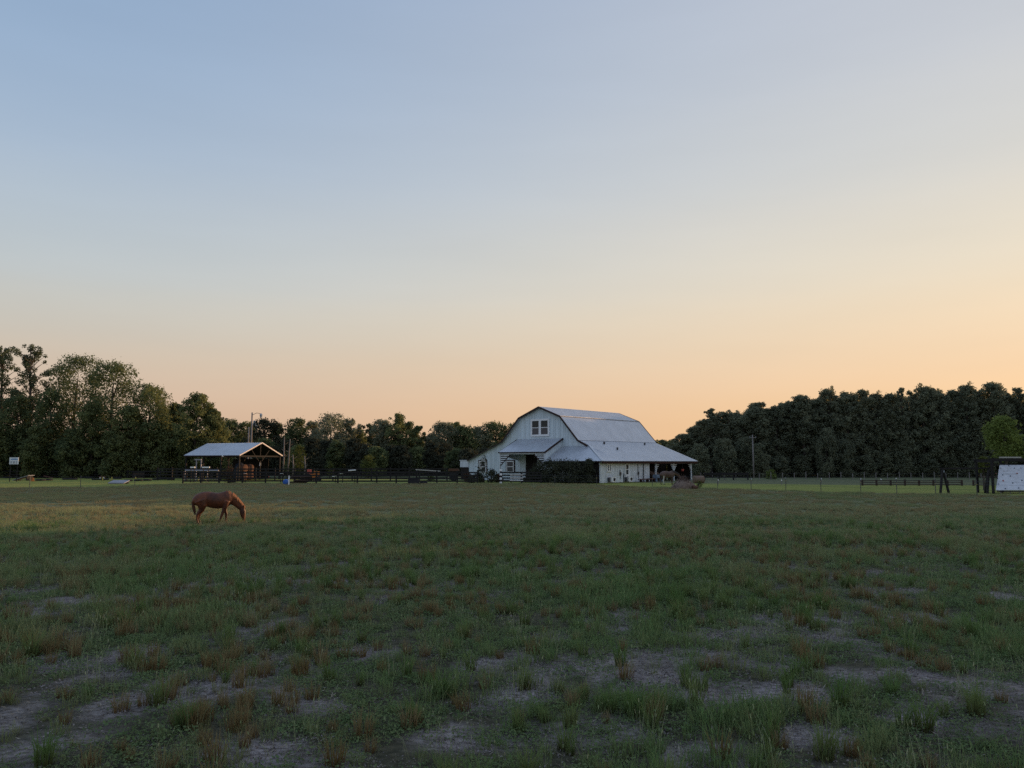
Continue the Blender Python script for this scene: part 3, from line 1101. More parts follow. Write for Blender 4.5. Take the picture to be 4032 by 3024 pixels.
# low skirt of the wood, young trees along its edge
for i in range(18):
    u = 2680 + i * 80 + rng.uniform(-14, 14)
    top = np.interp(u, [2680, 3000, 4100], [1760, 1735, 1725]) + rng.uniform(-50, 70)
    y = 143 + rng.uniform(-1.5, 2)
    x, H, W = spec(u, top, 88, y)
    wood_tree(x, y, H, W, 'low', i, rng.uniform(0, 6.28), 'low young tree in the dark edge at the foot of the wood', 'young trees at the foot of the dark wood')
# the wood goes on towards the setting sun and back along the pasture, out of view: one mass
ow = np.random.default_rng(77)
oc, orr = [], []
spots = [(0.809 * 163 - 0.588 * c_, 0.588 * 163 + 0.809 * c_, 16.6 + ow.uniform(-0.8, 0.6)) for c_ in np.arange(28, 60, 3.2)]
spots += [(150 + i * 7.0, 150 + ow.uniform(-3, 3), 15.5) for i in range(5)]
spots += [(122 - 50 * i / 20, 46 + 46 * i / 20 + ow.uniform(-1.5, 1.5), 17.0 + ow.uniform(-1, 1)) for i in range(21)]
for (x, y, H) in spots:
    for q in range(60):
        t_ = ow.uniform(0.03, 1)
        a = ow.uniform(0, 6.283)
        rr = 4.2 * min(1, (t_ + 0.1) ** 0.4) * (1 - t_) ** 0.5 * ow.uniform(0.2, 1.1)
        oc.append((x + rr * math.cos(a), y + rr * math.sin(a), max(0.7, t_ * H - 0.6)))
        orr.append(ow.uniform(0.6, 1.3))
v, f, t = leaves(np.array(oc), np.array(orr), np.full(len(oc), 60), 1.0, ow)
link('wood_beyond', np_mesh('wood_beyond', v, f, L_WOOD, {'tint': t}), kind='stuff', label='wood continuing beyond the pasture edge')
# shrubs at the foot of the grove
for i in range(26):
    u = -60 + i * 38 + rng.uniform(-12, 12)
    y = 150 + rng.uniform(-2, 8)
    x, H, W = spec(u, 1790 + rng.uniform(-30, 22), 115, y)
    wood_tree(x, y, H, W, 'low', i, rng.uniform(0, 6.28), 'low dark shrubby tree at the foot of the tall grove', 'undergrowth of the tall grove')
# far-off forest closing the horizon
fr = np.random.default_rng(900)
fu = np.concatenate([np.linspace(-420, 420, 420)])
fy = 300 + 60 * np.sin(fu * 0.01) + fr.uniform(-6, 6, len(fu))
fh = 9 + 4 * fbm(fu * 0.05, fu * 0, 3, 3) + fr.uniform(-1.5, 1.5, len(fu))
fc, fr_ = [], []
for a_, b_, h_ in zip(fu, fy, fh):
    for q in (0.12, 0.35, 0.6, 0.85):
        fc.append((a_ + fr.uniform(-1, 1), b_ + fr.uniform(-2, 2), h_ * q))
        fr_.append(2.2 * (1.2 - 0.5 * q))
v, f, t = leaves(np.array(fc), np.array(fr_), np.full(len(fc), 70), 1.3, fr)
link('distant_forest', np_mesh('distant_forest', v, f, L_WOOD, {'tint': t}), kind='stuff', label='far-off forest closing the horizon')

# bushes, saplings, snags
bx_, by_ = gp(3037, 1887)
tree('round_bush', 'bush', 'small round light green bush in front of the dark wood', bx_, by_, 500, 1.55, 2.4, 'shrub', 700, 0.22, L_LIGHT, trunk='stem')
x, _, z = at(3952, 1642, 92)
tree('maple_tree', 'tree', 'bright light green young tree behind the play fort', x, 92, 501, z, 4.6, 'broad', 4200, 0.26, L_LIGHT, low=0.42)
x, _, z = at(3868, 1800, 78)
tree('leafy_branch_sapling', 'tree', 'small yellow-green sapling beside the fort corner post', x, 78, 502, z, 1.2, 'broad', 700, 0.16, L_YELLOW, low=0.55)
tree('yellow_shrub', 'bush', 'yellow-green shrub in front of the thicket between shed and barn', *at(1452, 1790, 140)[:2], 503, at(1452, 1790, 140)[2], 2.7, 'shrub', 900, 0.24, L_YELLOW, trunk='stem')
tree('pale_sapling', 'tree', 'pale green sapling just beyond the pale snags', *at(1178, 1755, 138)[:2], 504, at(1178, 1755, 138)[2], 2.4, 'broad', 1100, 0.24, L_YELLOW, low=0.15)
tree('yellow_shrub', 'bush', 'little yellow shrub behind the board fence, nearer the shed', *at(1300, 1818, 138)[:2], 505, at(1300, 1818, 138)[2], 1.4, 'shrub', 350, 0.2, L_YELLOW, trunk='stem')
tree('rusty_bush', 'bush', 'reddish brown twiggy bush in front of the shed corner', *gp(902, 1902), 506, 2.2, 1.9, 'shrub', 900, 0.14, L_RUST, trunk='stem')
for i, (u, vt) in enumerate(((1118, 1720), (1136, 1728), (1152, 1790), (1198, 1795))):
    x, _, z = at(u, vt, 133)
    r = thing('dead_tree', ('tall pale bare snag nearest the shed gable', 'leaning pale snag, second from the shed gable',
                            'short grey snag between the leaning snag and the sapling', 'thin short snag beyond the pale sapling')[i], 'dead tree',
              (x, 133, 0), 0, 'bare snags beside the shed')
    b = MB()
    b.tube([(0, 0, -0.1), (0.1 + 0.05 * i, 0, z * 0.5), (0.25 if i == 1 else 0.05, 0.1, z)], [0.17, 0.13, 0.06], 7)
    b.build('trunk', M['palebark'], r, smooth=True)
    for q in range(3):
        b = MB()
        zz = z * (0.5 + 0.15 * q)
        b.tube([(0.1, 0, zz), (0.1 + (-1) ** q * 0.6, 0.2, zz + 0.5)], [0.05, 0.015], 5)
        b.build('branch', M['palebark'], r, smooth=True)

# ------------------------------------------------------------------ barn
BA = R(42)
barn = thing('barn', 'large white gambrel-roofed metal barn with wrap-around lean-to roofs', 'barn', (4.194, 115.0, 0), -BA)
PROF = [(-15.0, 3.05), (-7.5, 5.85), (-3.95, 9.40), (0.0, 10.90), (3.95, 9.40), (7.2, 5.85), (8.9, 5.00), (13.4, 3.05)]


def prof(x):
    return float(np.interp(x, [p[0] for p in PROF], [p[1] for p in PROF]))


def wall_panel(parent, x0, x1, bot, topf, brk, y=0.0, axis='x', m='white', name='wall_panel', out=-1):
    """one ribbed sheet of siding between x0 and x1 with its top cut to the gable line"""
    b = MB()
    xs_ = [x0] + [q for q in brk if x0 + 0.01 < q < x1 - 0.01] + [x1]
    if axis == 'x':
        P3 = lambda a, d, z: (a, y + out * d, z)
    else:
        P3 = lambda a, d, z: (y + out * d, a, z)
    poly = [P3(x0, 0.0, bot), P3(x1, 0.0, bot)] + [P3(q, 0.0, topf(q)) for q in reversed(xs_)]
    b.prism(poly, (0, out * 0.03, 0) if axis == 'x' else (out * 0.03, 0, 0))
    for q in (x0 + 0.06, (x0 + x1) / 2):
        zt = topf(q) - 0.03
        if zt - bot > 0.1:
            c = P3(q, 0.045, (bot + zt) / 2)
            b.box(c, (0.05, 0.03, zt - bot) if axis == 'x' else (0.03, 0.05, zt - bot))
    return b.build(name, M[m], parent)


def roof_sheets(parent, e0, e1, t0, t1, n, m='roof', thick=0.04, name='roof_panel'):
    """n ribbed sheets from eave line e0-e1 up to top line t0-t1"""
    e0, e1, t0, t1 = map(Vector, (e0, e1, t0, t1))
    nr = (e1 - e0).cross(t0 - e0)
    if nr.length < 1e-6:
        nr = (e1 - e0).cross(t1 - e0)
    nr.normalize()
    if nr.z < 0:
        nr = -nr
    for i in range(n):
        a, c = i / n, (i + 1) / n - 0.0006
        b = MB()
        q = [e0.lerp(e1, a), e0.lerp(e1, c), t0.lerp(t1, c), t0.lerp(t1, a)]
        if (q[2] - q[3]).length < 1e-4:
            q = q[:3]
        b.prism(q, nr * thick)
        for s_ in (0.02, 0.35, 0.68):
            k = a + (c - a) * s_
            p0, p1 = e0.lerp(e1, k) + nr * (thick + 0.006), t0.lerp(t1, k) + nr * (thick + 0.006)
            if (p1 - p0).length > 0.3:
                b.beam(p0, p1, 0.04, 0.02)
        b.build(name, M[m], parent)


BL = 20.3   # barn length
fw = MB()
fw.prism([(x, 0.14, z) for x, z in [(-15, 0.0), (8.9, 0.0)] + [p for p in reversed(PROF[:7])]], (0, 0.06, 0))
front = fw.build('front_wall', M['white'], barn)
xe = np.arange(-15.0, 8.91, 0.915)
brk = [p_[0] for p_ in PROF]
for i in range(len(xe) - 1):
    a, c = xe[i] + 0.004, min(xe[i + 1], 8.9)
    if a > -2.95 and c < -0.2:
        wall_panel(front, a, c, 3.9, prof, brk, 0.10)      # above the porch doorway
    elif c < -0.2 and c > -2.95:
        wall_panel(front, a, c, 0.02, prof, brk, 0.10)
    else:
        wall_panel(front, a, c, 0.02, prof, brk, 0.10)
# doorway within the porch: flat slab, the opening's shade is put into its colour
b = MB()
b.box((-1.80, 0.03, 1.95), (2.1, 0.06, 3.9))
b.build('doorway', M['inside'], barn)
bk = MB()
bk.prism([(x, BL, z) for x, z in [(-15, 0.0), (8.9, 0.0)] + [p_ for p_ in reversed(PROF[:7])]], (0, 0.1, 0))
bk.build('back_wall', M['white'], barn)
b = MB()
b.box((-14.95, BL / 2 + 0.08, 1.52), (0.1, BL - 0.2, 3.0))
b.build('side_wall', M['white'], barn)

# main roof
RS = 20
roof = MB().box((0, BL / 2, 10.75), (0.2, BL + 0.3, 0.12)).build('roof', M['roof'], barn)
y0, y1 = -0.35, BL + 0.25
roof_sheets(roof, (3.95, y0, 9.43), (3.95, y1, 9.43), (0.0, y0, 10.95), (0.0, y1, 10.95), RS)
roof_sheets(roof, (7.2, y0, 5.88), (7.2, y1, 5.88), (3.95, y0, 9.43), (3.95, y1, 9.43), RS)
roof_sheets(roof, (14.1, 0.0, 2.92), (14.1, 21.5, 2.92), (7.2, 0.0, 5.83), (7.2, BL + 0.2, 5.83), 22)
roof_sheets(roof, (-3.95, y0, 9.43), (-3.95, y1, 9.43), (0.0, y0, 10.95), (0.0, y1, 10.95), 10)
roof_sheets(roof, (-7.5, y0, 5.88), (-7.5, y1, 5.88), (-3.95, y0, 9.43), (-3.95, y1, 9.43), 10)
roof_sheets(roof, (-15.3, y0, 2.98), (-15.3, y1, 2.98), (-7.5, y0, 5.88), (-7.5, y1, 5.88), 10)
for xx, zz in ((0.0, 11.02),):
    b = MB()
    b.prism([(-0.22, y0, 10.93), (0, y0, 11.03), (0.22, y0, 10.93), (0, y0, 11.0)], (0, y1 - y0, 0))
    b.build('ridge_cap', M['flash'], roof)
b = MB()
b.beam((4.02, y0, 9.47), (4.02, y1, 9.47), 0.16, 0.06)
b.build('knee_flashing', M['flash'], roof)
# wrap-around hip at the front
roof_sheets(roof, (4.12, -4.1, 2.92), (14.1, -4.1, 2.92), (4.12, 0.06, 5.03), (8.9, 0.06, 5.03), 11)
roof_sheets(roof, (14.1, -4.1, 2.92), (14.1, 0.0, 2.92), (8.9, 0.0, 5.12), (8.9, 0.01, 5.12), 4)
b = MB()
b.beam((14.12, -4.12, 2.97), (8.9, 0.02, 5.16), 0.20, 0.07)
b.build('hip_flashing', M['flash'], roof)
for (x, y_, z) in ((8.27, 4.57, 5.42), (10.26, 5.01, 4.58), (8.16, 15.6, 5.46)):
    b = MB()
    b.tube([(x, y_, z - 0.1), (x, y_, z + 0.22)], 0.12, 8)
    b.tube([(x, y_, z + 0.22), (x, y_, z + 0.34)], [0.20, 0.08], 8)
    b.build('roof_vent', M['black'], roof)
# dark rake trim along the gambrel front
for (x0, z0), (x1, z1) in zip(PROF[:7], PROF[1:7]):
    b = MB()
    w = 0.26 if x0 >= -7.6 else 0.12
    b.beam((x0, -0.40, z0 + 0.02), (x1, -0.40, z1 + 0.02), 0.07, w)
    b.build('rake_trim', M['trim'], barn)
for (x0, z0), (x1, z1) in zip(PROF[1:6], PROF[2:6]):
    b = MB()
    b.beam((x0, y1 + 0.05, z0 + 0.02), (x1, y1 + 0.05, z1 + 0.02), 0.06, 0.2)
    b.build('rake_trim', M['trim'], barn)

# front porch: shed roof, side walls, lap-board corners
porch = MB()
porch.box((-0.12, -4.0, 4.09), (8.36, 0.16, 0.30))
porch = porch.build('porch', M['oldwhite'], barn)
roof_sheets(porch, (-4.55, -4.15, 4.24), (4.25, -4.15, 4.24), (-4.45, 0.0, 6.20), (4.20, 0.0, 6.20), 10)
for xx in (-4.62, 4.30):
    b = MB()
    b.beam((xx, -4.18, 4.16), (xx, 0.0, 6.18), 0.08, 0.26 if xx > 0 else 0.16)
    b.build('rake_trim', M['trim'], porch)
b = MB()
b.box((-0.15, -4.22, 4.16), (8.9, 0.07, 0.13))
b.build('fascia', M['trim'], porch)
b = MB()
b.prism([(4.08, 0.03, 2.2), (4.08, -3.95, 2.2), (4.08, -3.95, 4.12), (4.08, 0.03, 6.10)], (-0.10, 0, 0))
b.build('side_wall', M['white'], porch)
b = MB()
b.prism([(-4.42, 0.03, 3.0), (-4.42, -3.95, 3.9), (-4.42, -3.95, 4.12), (-4.42, 0.03, 6.10)], (0.10, 0, 0))
b.build('side_wall', M['white'], porch)
for k in range(5):
    z = 3.80 - k * 0.30
    f0 = (3.92 - z) / (3.92 - 2.28)
    f1 = (3.92 - z - 0.13) / (3.92 - 2.28)
    for sgn, xo, xi0 in ((-1, -4.30, -2.31), (1, 4.06, 2.2)):
        xi = xi0 + (xo - xi0) * min(0.97, f0)
        b = MB()
        b.box(((xo + xi) / 2, -4.0, z), (abs(xo - xi), 0.05, 0.16))
        b.build('lap_board', M['oldwhite'], porch)
for sgn, xo, xi in ((-1, -4.30, -2.31), (1, 4.06, 2.2)):
    b = MB()
    b.prism([(xo, -3.93, 2.28), (xi, -3.93, 3.92), (xo, -3.93, 3.92)], (0, 0.03, 0))
    b.build('gap_shade_sheet', M['inside'], porch)  # added dark sheet; stands in for porch shade between the lap boards
    b = MB()
    b.beam((xi, -4.06, 3.93), (xo - sgn * 0.05, -4.06, 2.28), 0.06, 0.12)
    b.build('brace', M['trim'], porch)
    b = MB()
    b.box((xo + 0.08 * sgn, -4.0, 2.05), (0.16, 0.18, 4.1))
    b.build('post', M['oldwhite'], porch)
b = MB()
b.box((-0.12, -2.0, 0.10), (8.3, 3.9, 0.2))
b.build('floor', M['greywood'], porch)


def window(parent, x, z, w, h, y, axis='x', out=-1, n=1, m='frame', double=True, pane='glass', surround=None, tk=0.13):
    """n sashes side by side: frame bars proud of the wall, dark panes set back in them"""
    P3 = (lambda a, d, q: (a, y + out * d, q)) if axis == 'x' else (lambda a, d, q: (y + out * d, a, q))
    S3 = (lambda a, d, q: (a, d, q)) if axis == 'x' else (lambda a, d, q: (d, a, q))
    f = MB()
    t = tk
    for zz in (z, z + h):
        f.box(P3(x, 0.06, zz), S3(w + t, 0.12, t))
    for k in range(n + 1):
        f.box(P3(x - w / 2 + w * k / n, 0.055, z + h / 2), S3(t if k in (0, n) else t * 1.6, 0.11, h - t))
    fo = f.build('window', M[m], parent)
    for k in range(n):
        pw = w / n - t * 1.2
        cx = x - w / 2 + w * (k + 0.5) / n
        for half in ((0, 1) if double else (0,)):
            hh = (h - t) / (2 if double else 1)
            zc = z + t / 2 + hh * (half + 0.5)
            b = MB()
            b.box(P3(cx, 0.03 + 0.015 * half, zc), S3(pw, 0.02, hh - 0.06))
            b.build('pane', M[pane if half == 0 or not double else 'blind' if surround is None else pane], fo)
        if double:
            b = MB()
            b.box(P3(cx, 0.05, z + h / 2), S3(pw, 0.04, 0.09))
            b.build('sash_rail', M[m], fo)
    if surround:
        s = MB()
        q = t + 0.12
        s.box(P3(x, 0.04, z + h + q / 2 + 0.02), S3(w + t + 0.36, 0.10, 0.16))
        for sg in (-1, 1):
            s.box(P3(x + sg * (w / 2 + t / 2 + 0.09), 0.04, z + h / 2), S3(0.16, 0.10, h + t))
        s.build('surround', M[surround], fo)
    return fo


window(barn, -0.05, 6.75, 3.30, 2.30, 0.04, n=2, tk=0.26)
window(barn, -6.0, 1.30, 1.35, 1.62, 0.04, n=1, surround='trim')
window(barn, -11.85, 1.25, 1.45, 1.65, 0.04, n=1, surround='trim')
b = MB()
b.box((-16.0, 1.0, 2.52), (1.9, 2.0, 1.05))
b.box((-16.0, 1.0, 3.09), (2.05, 2.15, 0.09))
b.build('side_cabin', M['oldwhite'], barn)
b = MB()
b.box((-16.0, 1.0, 1.0), (1.7, 1.8, 1.99))
b.build('cabin_base', M['inside'], barn)

# long side under the lean-to: siding, windows, service boxes, open bays
sw = MB().box((13.36, 2.36, 1.42), (0.06, 12.3, 2.78)).build('lean_to_wall', M['oldwhite'], barn)
ye = np.arange(-3.78, 8.6, 0.92)
for a in ye[:-1]:
    wall_panel(sw, a + 0.006, a + 0.914, 0.06, lambda q: 2.78, [], 13.40, axis='y', m='oldwhite', out=1)
wf = MB().box((11.0, -3.80, 1.30), (4.6, 0.08, 2.5)).build('screen_wall', M['inside'], barn)
window(barn, -1.75, 1.55, 0.85, 0.98, 13.44, axis='y', out=1, n=2, double=False)
window(barn, 2.56, 1.02, 0.75, 1.52, 13.44, axis='y', out=1, n=1)
for yy in (-1.35, 2.75):
    b = MB()
    b.box((13.75, yy, 0.48), (0.42, 0.86, 0.62))
    ac = b.build('air_conditioner', M['frame'], barn)
    b = MB()
    b.tube([(13.97, yy + 0.12, 0.48), (13.99, yy + 0.12, 0.48)], 0.24, 12)
    b.build('fan_grille', M['black'], ac)
    b = MB()
    b.box((13.6, yy - 0.6, 0.45), (0.25, 0.3, 0.6))
    b.build('side_duct', M['steel'], ac)
for yy, zz, w in ((0.88, 1.22, 0.30), (5.35, 1.25, 0.22)):
    b = MB()
    b.box((13.52, yy, zz), (0.16, w, 0.42))
    mt = b.build('meter_box', M['steel'], barn)
    b = MB()
    b.tube([(13.52, yy - 0.03, zz + 0.21), (13.50, yy - 0.06, zz + (0.5 if w > .25 else 1.3))], 0.035, 6)
    b.tube([(13.52, yy + 0.05, zz - 0.21), (13.50, yy + 0.12, zz - 0.75)], 0.03, 6)
    b.build('conduit', M['steel'], mt)
for yy, z0_, z1_ in ((1.72, 0.05, 1.25), (6.72, 0.05, 2.6)):
    b = MB()
    b.tube([(13.52, yy, z0_), (13.52, yy, z1_)], 0.06, 8)
    b.build('drain_pipe', M['steel'], barn)
b = MB()
b.box((14.12, 8.7, 2.84), (0.06, 25.6, 0.14))
b.build('eave_fascia', M['trim'], barn)
b = MB()
b.box((13.95, 8.7, 2.70), (0.12, 25.4, 0.16))
b.build('eave_beam', M['redtrim'], barn)
b = MB()
b.box((9.1, -4.12, 2.84), (9.9, 0.06, 0.13))
b.build('eave_fascia', M['trim'], barn)
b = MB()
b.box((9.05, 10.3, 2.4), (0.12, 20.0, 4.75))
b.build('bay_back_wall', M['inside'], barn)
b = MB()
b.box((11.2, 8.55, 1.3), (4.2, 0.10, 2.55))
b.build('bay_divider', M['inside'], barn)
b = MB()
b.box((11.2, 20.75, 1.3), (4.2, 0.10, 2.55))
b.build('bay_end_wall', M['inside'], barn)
for yy in (10.05, 15.15, 20.42):
    b = MB()
    b.box((13.45, yy, 1.32), (0.17, 0.17, 2.6))
    b.build('post', M['oldwhite'], barn)
for yy, sg in ((10.05, 1), (15.15, -1), (15.15, 1), (20.42, -1)):
    for k in range(4):
        z = 2.42 - k * 0.24
        ln = 0.80 - k * 0.20
        b = MB()
        b.box((13.48, yy + sg * (0.10 + ln / 2), z), (0.05, ln, 0.14))
        b.build('lap_board', M['oldwhite'], barn)

# ------------------------------------------------------------------ open shed
SA = R(25)
sx, sy, _ = at(943, 1792, 120)
shed = thing('pole_shed', 'open-sided pole shed with a grey metal gable roof', 'shed', (sx, sy, 0), -SA)
SLEN, SWID, SE, SPK = 11.2, 9.0, 3.88, 5.85
sroof = MB().beam((-SLEN, SWID / 2, SPK - 0.16), (0, SWID / 2, SPK - 0.16), 0.12, 0.16).build('roof', M['darkwood'], shed)
roof_sheets(sroof, (-SLEN - 0.3, -0.3, SE - 0.06), (0.25, -0.3, SE - 0.06), (-SLEN - 0.3, SWID / 2, SPK), (0.25, SWID / 2, SPK), 13)
roof_sheets(sroof, (-SLEN - 0.3, SWID + 0.3, SE - 0.06), (0.25, SWID + 0.3, SE - 0.06), (-SLEN - 0.3, SWID / 2, SPK), (0.25, SWID / 2, SPK), 13)
for a, c in (((0.3, -0.3, SE - 0.05), (0.3, SWID / 2, SPK + 0.02)), ((0.3, SWID + 0.3, SE - 0.05), (0.3, SWID / 2, SPK + 0.02))):
    b = MB()
    b.beam(a, c, 0.06, 0.17)
    b.build('rake_trim', M['pipe'], shed)
b = MB()
b.box((-SLEN / 2, -0.30, SE - 0.10), (SLEN + 0.5, 0.05, 0.16))
b.build('eave_beam', M['trim'], shed)
for ya in (0.0, SWID):
    b = MB()
    b.prism([(-SLEN - 0.25, ya + (-0.25 if ya == 0 else 0.25), SE - 0.12), (0.18, ya + (-0.25 if ya == 0 else 0.25), SE - 0.12), (0.18, SWID / 2, SPK - 0.05), (-SLEN - 0.25, SWID / 2, SPK - 0.05)], (0, 0, 0.03))
    b.build('underside_shade_sheet', M['inside'], sroof)  # dark sheet added below the slope so the roof underside looks shaded
for xx in (-SLEN, -SLEN * 2 / 3, -SLEN / 3, 0):
    for yy in (0, SWID):
        b = MB()
        b.box((xx, yy, SE / 2 - 0.1), (0.2, 0.2, SE - 0.05))
        b.build('post', M['darkwood'], shed)
    t_ = MB()
    t_.beam((xx, -0.2, SE - 0.15), (xx, SWID + 0.2, SE - 0.15), 0.10, 0.22)
    t_.beam((xx, 0.0, SE - 0.1), (xx, SWID / 2, SPK - 0.12), 0.09, 0.14)
    t_.beam((xx, SWID, SE - 0.1), (xx, SWID / 2, SPK - 0.12), 0.09, 0.14)
    t_.beam((xx, SWID / 2, SE - 0.1), (xx, SWID / 2, SPK - 0.15), 0.09, 0.12)
    t_.beam((xx, SWID * 0.28, SE + 0.85), (xx, SWID * 0.46, SE - 0.9), 0.08, 0.10)
    t_.beam((xx, SWID * 0.72, SE + 0.85), (xx, SWID * 0.54, SE - 0.9), 0.08, 0.10)
    t_.build('truss', M['darkwood'], shed)
b = MB()
b.box((0.0, SWID / 2, 1.5), (0.16, 0.16, 3.0))
b.build('post', M['darkwood'], shed)
b = MB()
b.box((0.02, SWID * 0.5, 2.45), (0.1, 0.22, 0.5))
b.build('sign_plate', M['frame'], shed)
b = MB()
b.box((-3.1, -0.36, SE - 0.12), (0.22, 0.10, 0.22))
b.build('flood_light', M['frame'], shed)
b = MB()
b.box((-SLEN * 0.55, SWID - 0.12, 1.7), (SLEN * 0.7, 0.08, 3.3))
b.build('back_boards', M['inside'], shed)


def shed_pt(x, y):
    return (sx + x * math.cos(SA) + y * math.sin(SA), sy - x * math.sin(SA) + y * math.cos(SA))


k = 0
for yy, zz in ((2.1, 0), (3.4, 0), (2.1, 1), (3.4, 1)):
    px, py = shed_pt(-1.3, yy)
    b = MB()
    b.tube([(-0.6, 0, 0.62), (-0.55, 0, 0.62), (0.55, 0, 0.62), (0.6, 0, 0.62)], [0.52, 0.62, 0.62, 0.52], 16)
    r = thing('hay_bale', 'rust-brown round bale %s inside the open shed' % ('low nearest the shed eave', 'low beside the gable post', 'stacked on top nearest the eave', 'stacked on top beside the gable post')[k],
              'hay bale', (px, py, zz * 1.2), -SA, 'bales stored in the shed')
    b.build('straw_roll', M['hayred'], r, smooth=True)
    b = MB()
    for q in (-0.3, 0.3):
        b.tube([(q - 0.015, 0, 0.62), (q + 0.015, 0, 0.62)], 0.632, 16)
    b.build('twine', M['greywood'], r)
    k += 1
px, py = shed_pt(-2.2, 2.2)
b = MB()
b.tube([(0, 0, 0.05), (0, 0, 0.7), (0.1, 0, 1.8), (0.1, 0, 2.5), (0.1, 0, 2.75)], [0.8, 0.85, 0.75, 0.6, 0.2], 12)
tag(b.build('tarp_heap', M['tarp'], None, True, (px, py, 0)), 'dark navy tarpaulin-covered heap under the shed eave', 'tarp')

# ------------------------------------------------------------------ fences
def board_fence(name, label, pts, rails, ph, step, m, rh=0.19, group=None, jitter=0.0, pw=0.18):
    root = thing(name, label, 'fence', (*pts[0], 0), 0, group)
    o = np.array(pts[0])
    rg = np.random.default_rng(abs(int(pts[0][0] * 100)) + 3)
    prev = None
    for a, c in zip(pts[:-1], pts[1:]):
        a, c = np.array(a) - o, np.array(c) - o
        L_ = np.linalg.norm(c - a)
        n = max(1, round(L_ / step))
        ang = math.atan2(c[1] - a[1], c[0] - a[0])
        for i in range(n + 1):
            q = a + (c - a) * i / n
            if i > 0 or prev is None:
                h = ph * (1 + rg.normal(0, 0.04))
                b = MB()
                b.box((q[0], q[1], h / 2 - 0.15), (pw, pw, h + 0.3), rz=ang + rg.normal(0, 0.05), ry=rg.normal(0, 0.012 + jitter))
                b.build('post', M[m], root)
            if i < n:
                q2 = a + (c - a) * (i + 1) / n
                for z in rails:
                    off = np.array([math.sin(ang), -math.cos(ang)]) * (pw / 2 + 0.016)
                    p0 = (q[0] + off[0], q[1] + off[1], z + rg.normal(0, 0.012 + jitter))
                    p1 = (q2[0] + off[0] - 0.01 * (q2[0] - q[0]), q2[1] + off[1] - 0.01 * (q2[1] - q[1]), z + rg.normal(0, 0.012 + jitter))
                    b = MB()
                    b.beam(p0, p1, 0.028, rh)
                    b.build('rail', M[m], root)
            prev = q
    return root


FR = (0.32, 0.68, 1.06, 1.42)
board_fence('board_fence', 'dark four-board paddock fence running from the shed to the barn', [gp(u, 1903) for u in (720, 862, 1137)] , FR, 1.6, 2.7, 'darkwood')
board_fence('board_fence', 'dark four-board fence from the blue barrel towards the barn bushes', [gp(1160, 1904), gp(1330, 1904), gp(1560, 1904), gp(1880, 1904)], FR, 1.6, 2.75, 'darkwood')
board_fence('board_fence', 'short dark fence in front of the barn porch and vine thicket', [gp(1976, 1903), gp(2130, 1903)], FR, 1.5, 2.6, 'darkwood')
board_fence('rear_fence', 'taller dark fence behind the paddock, level with the shed', [(-55, 121), (-44.5, 117.5), (-30, 118), (-10, 120)], (0.4, 0.85, 1.3, 1.75), 1.95, 3.0, 'darkwood')
board_fence('rear_fence', 'dark two-board fence at the foot of the tall grove', [(-112, 140), (-80, 139), (-56, 137)], (0.6, 1.15), 1.35, 3.2, 'darkwood')
board_fence('arena_fence', 'low brown three-board arena fence on the far side of the mown strip', [gp(3396, 1912), gp(3788, 1912.5)], (0.13, 0.36, 0.58), 0.68, 1.62, 'brownwood', 0.10)
board_fence('arena_fence', 'short low brown fence length beyond the arena gap, behind the swing', [gp(3833, 1913), gp(3885, 1913.5)], (0.13, 0.36, 0.58), 0.68, 1.5, 'brownwood', 0.10)
board_fence('rail_fence', 'dark low rail fence beyond the round bale at the wood side', [gp(2775, 1890), gp(2945, 1890)], (0.45, 0.85, 1.05), 1.15, 2.2, 'darkwood')

wf_ = thing('wire_fence', 'thin steel-post wire fence along the pasture edge', 'fence', (0, 0, 0))
tp = [gp(u, v) for u, v in ((-60, 1923), (116, 1922), (316, 1921), (530, 1916))]
tp2 = [gp(u, v) for u, v in ((2020, 1911), (2185, 1911), (2350, 1914), (2569, 1917), (2700, 1921), (2826, 1925), (2958, 1929), (3095, 1932), (3233, 1936), (3390, 1941), (3532, 1946), (3685, 1949), (3848, 1953), (4060, 1960))]
for grp in (tp, tp2):
    for (x, y_) in grp:
        b = MB()
        b.box((x, y_, 0.62), (0.05, 0.035, 1.45), ry=random.Random(x).uniform(-0.03, 0.03))
        po = b.build('post', M['steel'], wf_)
        b = MB()
        b.box((x, y_ - 0.03, 0.95), (0.05, 0.03, 0.05))
        b.build('insulator', M['yellow'], po)
    for z in (0.5, 0.95, 1.2):
        b = MB()
        b.tube([(x, y_ - 0.035, z) for x, y_ in grp], 0.006, 4)
        b.build('wire', M['steel'], wf_)
fw_ = thing('far_wire_fence', 'line of slim grey posts with wire before the dark wood', 'fence', (0, 0, 0))
fp = [gp(u, 1889 + 0.0 * u) for u in range(2760, 4140, 46)]
for i, (x, y_) in enumerate(fp):
    b = MB()
    h = 1.15 + 0.12 * math.sin(i * 2.3)
    b.tube([(x, y_, -0.1), (x, y_, h)], 0.055, 6)
    b.build('post', M['greywood'], fw_)
for z in (0.45, 0.95):
    b = MB()
    b.tube([(x, y_ - 0.06, z) for x, y_ in fp], 0.008, 4)
    b.build('wire', M['steel'], fw_)
# pale-topped pegs in the meadow
for i, (u, v) in enumerate(((2700, 1876), (2828, 1896), (2958, 1892), (3078, 1898), (3094, 1886), (3234, 1890), (3390, 1891), (3470, 1893), (3530, 1890))):
    x, y_ = gp(u, v + 12)
    r = thing('marker_peg', 'white-capped wooden peg standing in the meadow, %s from the round bale' % ORD[i], 'peg', (x, y_, 0), 0, 'white-capped pegs in the meadow')
    b = MB()
    b.box((0, 0, 0.24), (0.07, 0.07, 0.54))
    b.build('stake', M['greywood'], r)
    b = MB()
    b.box((0, 0, 0.58), (0.10, 0.10, 0.16))
    b.build('cap', M['frame'], r)

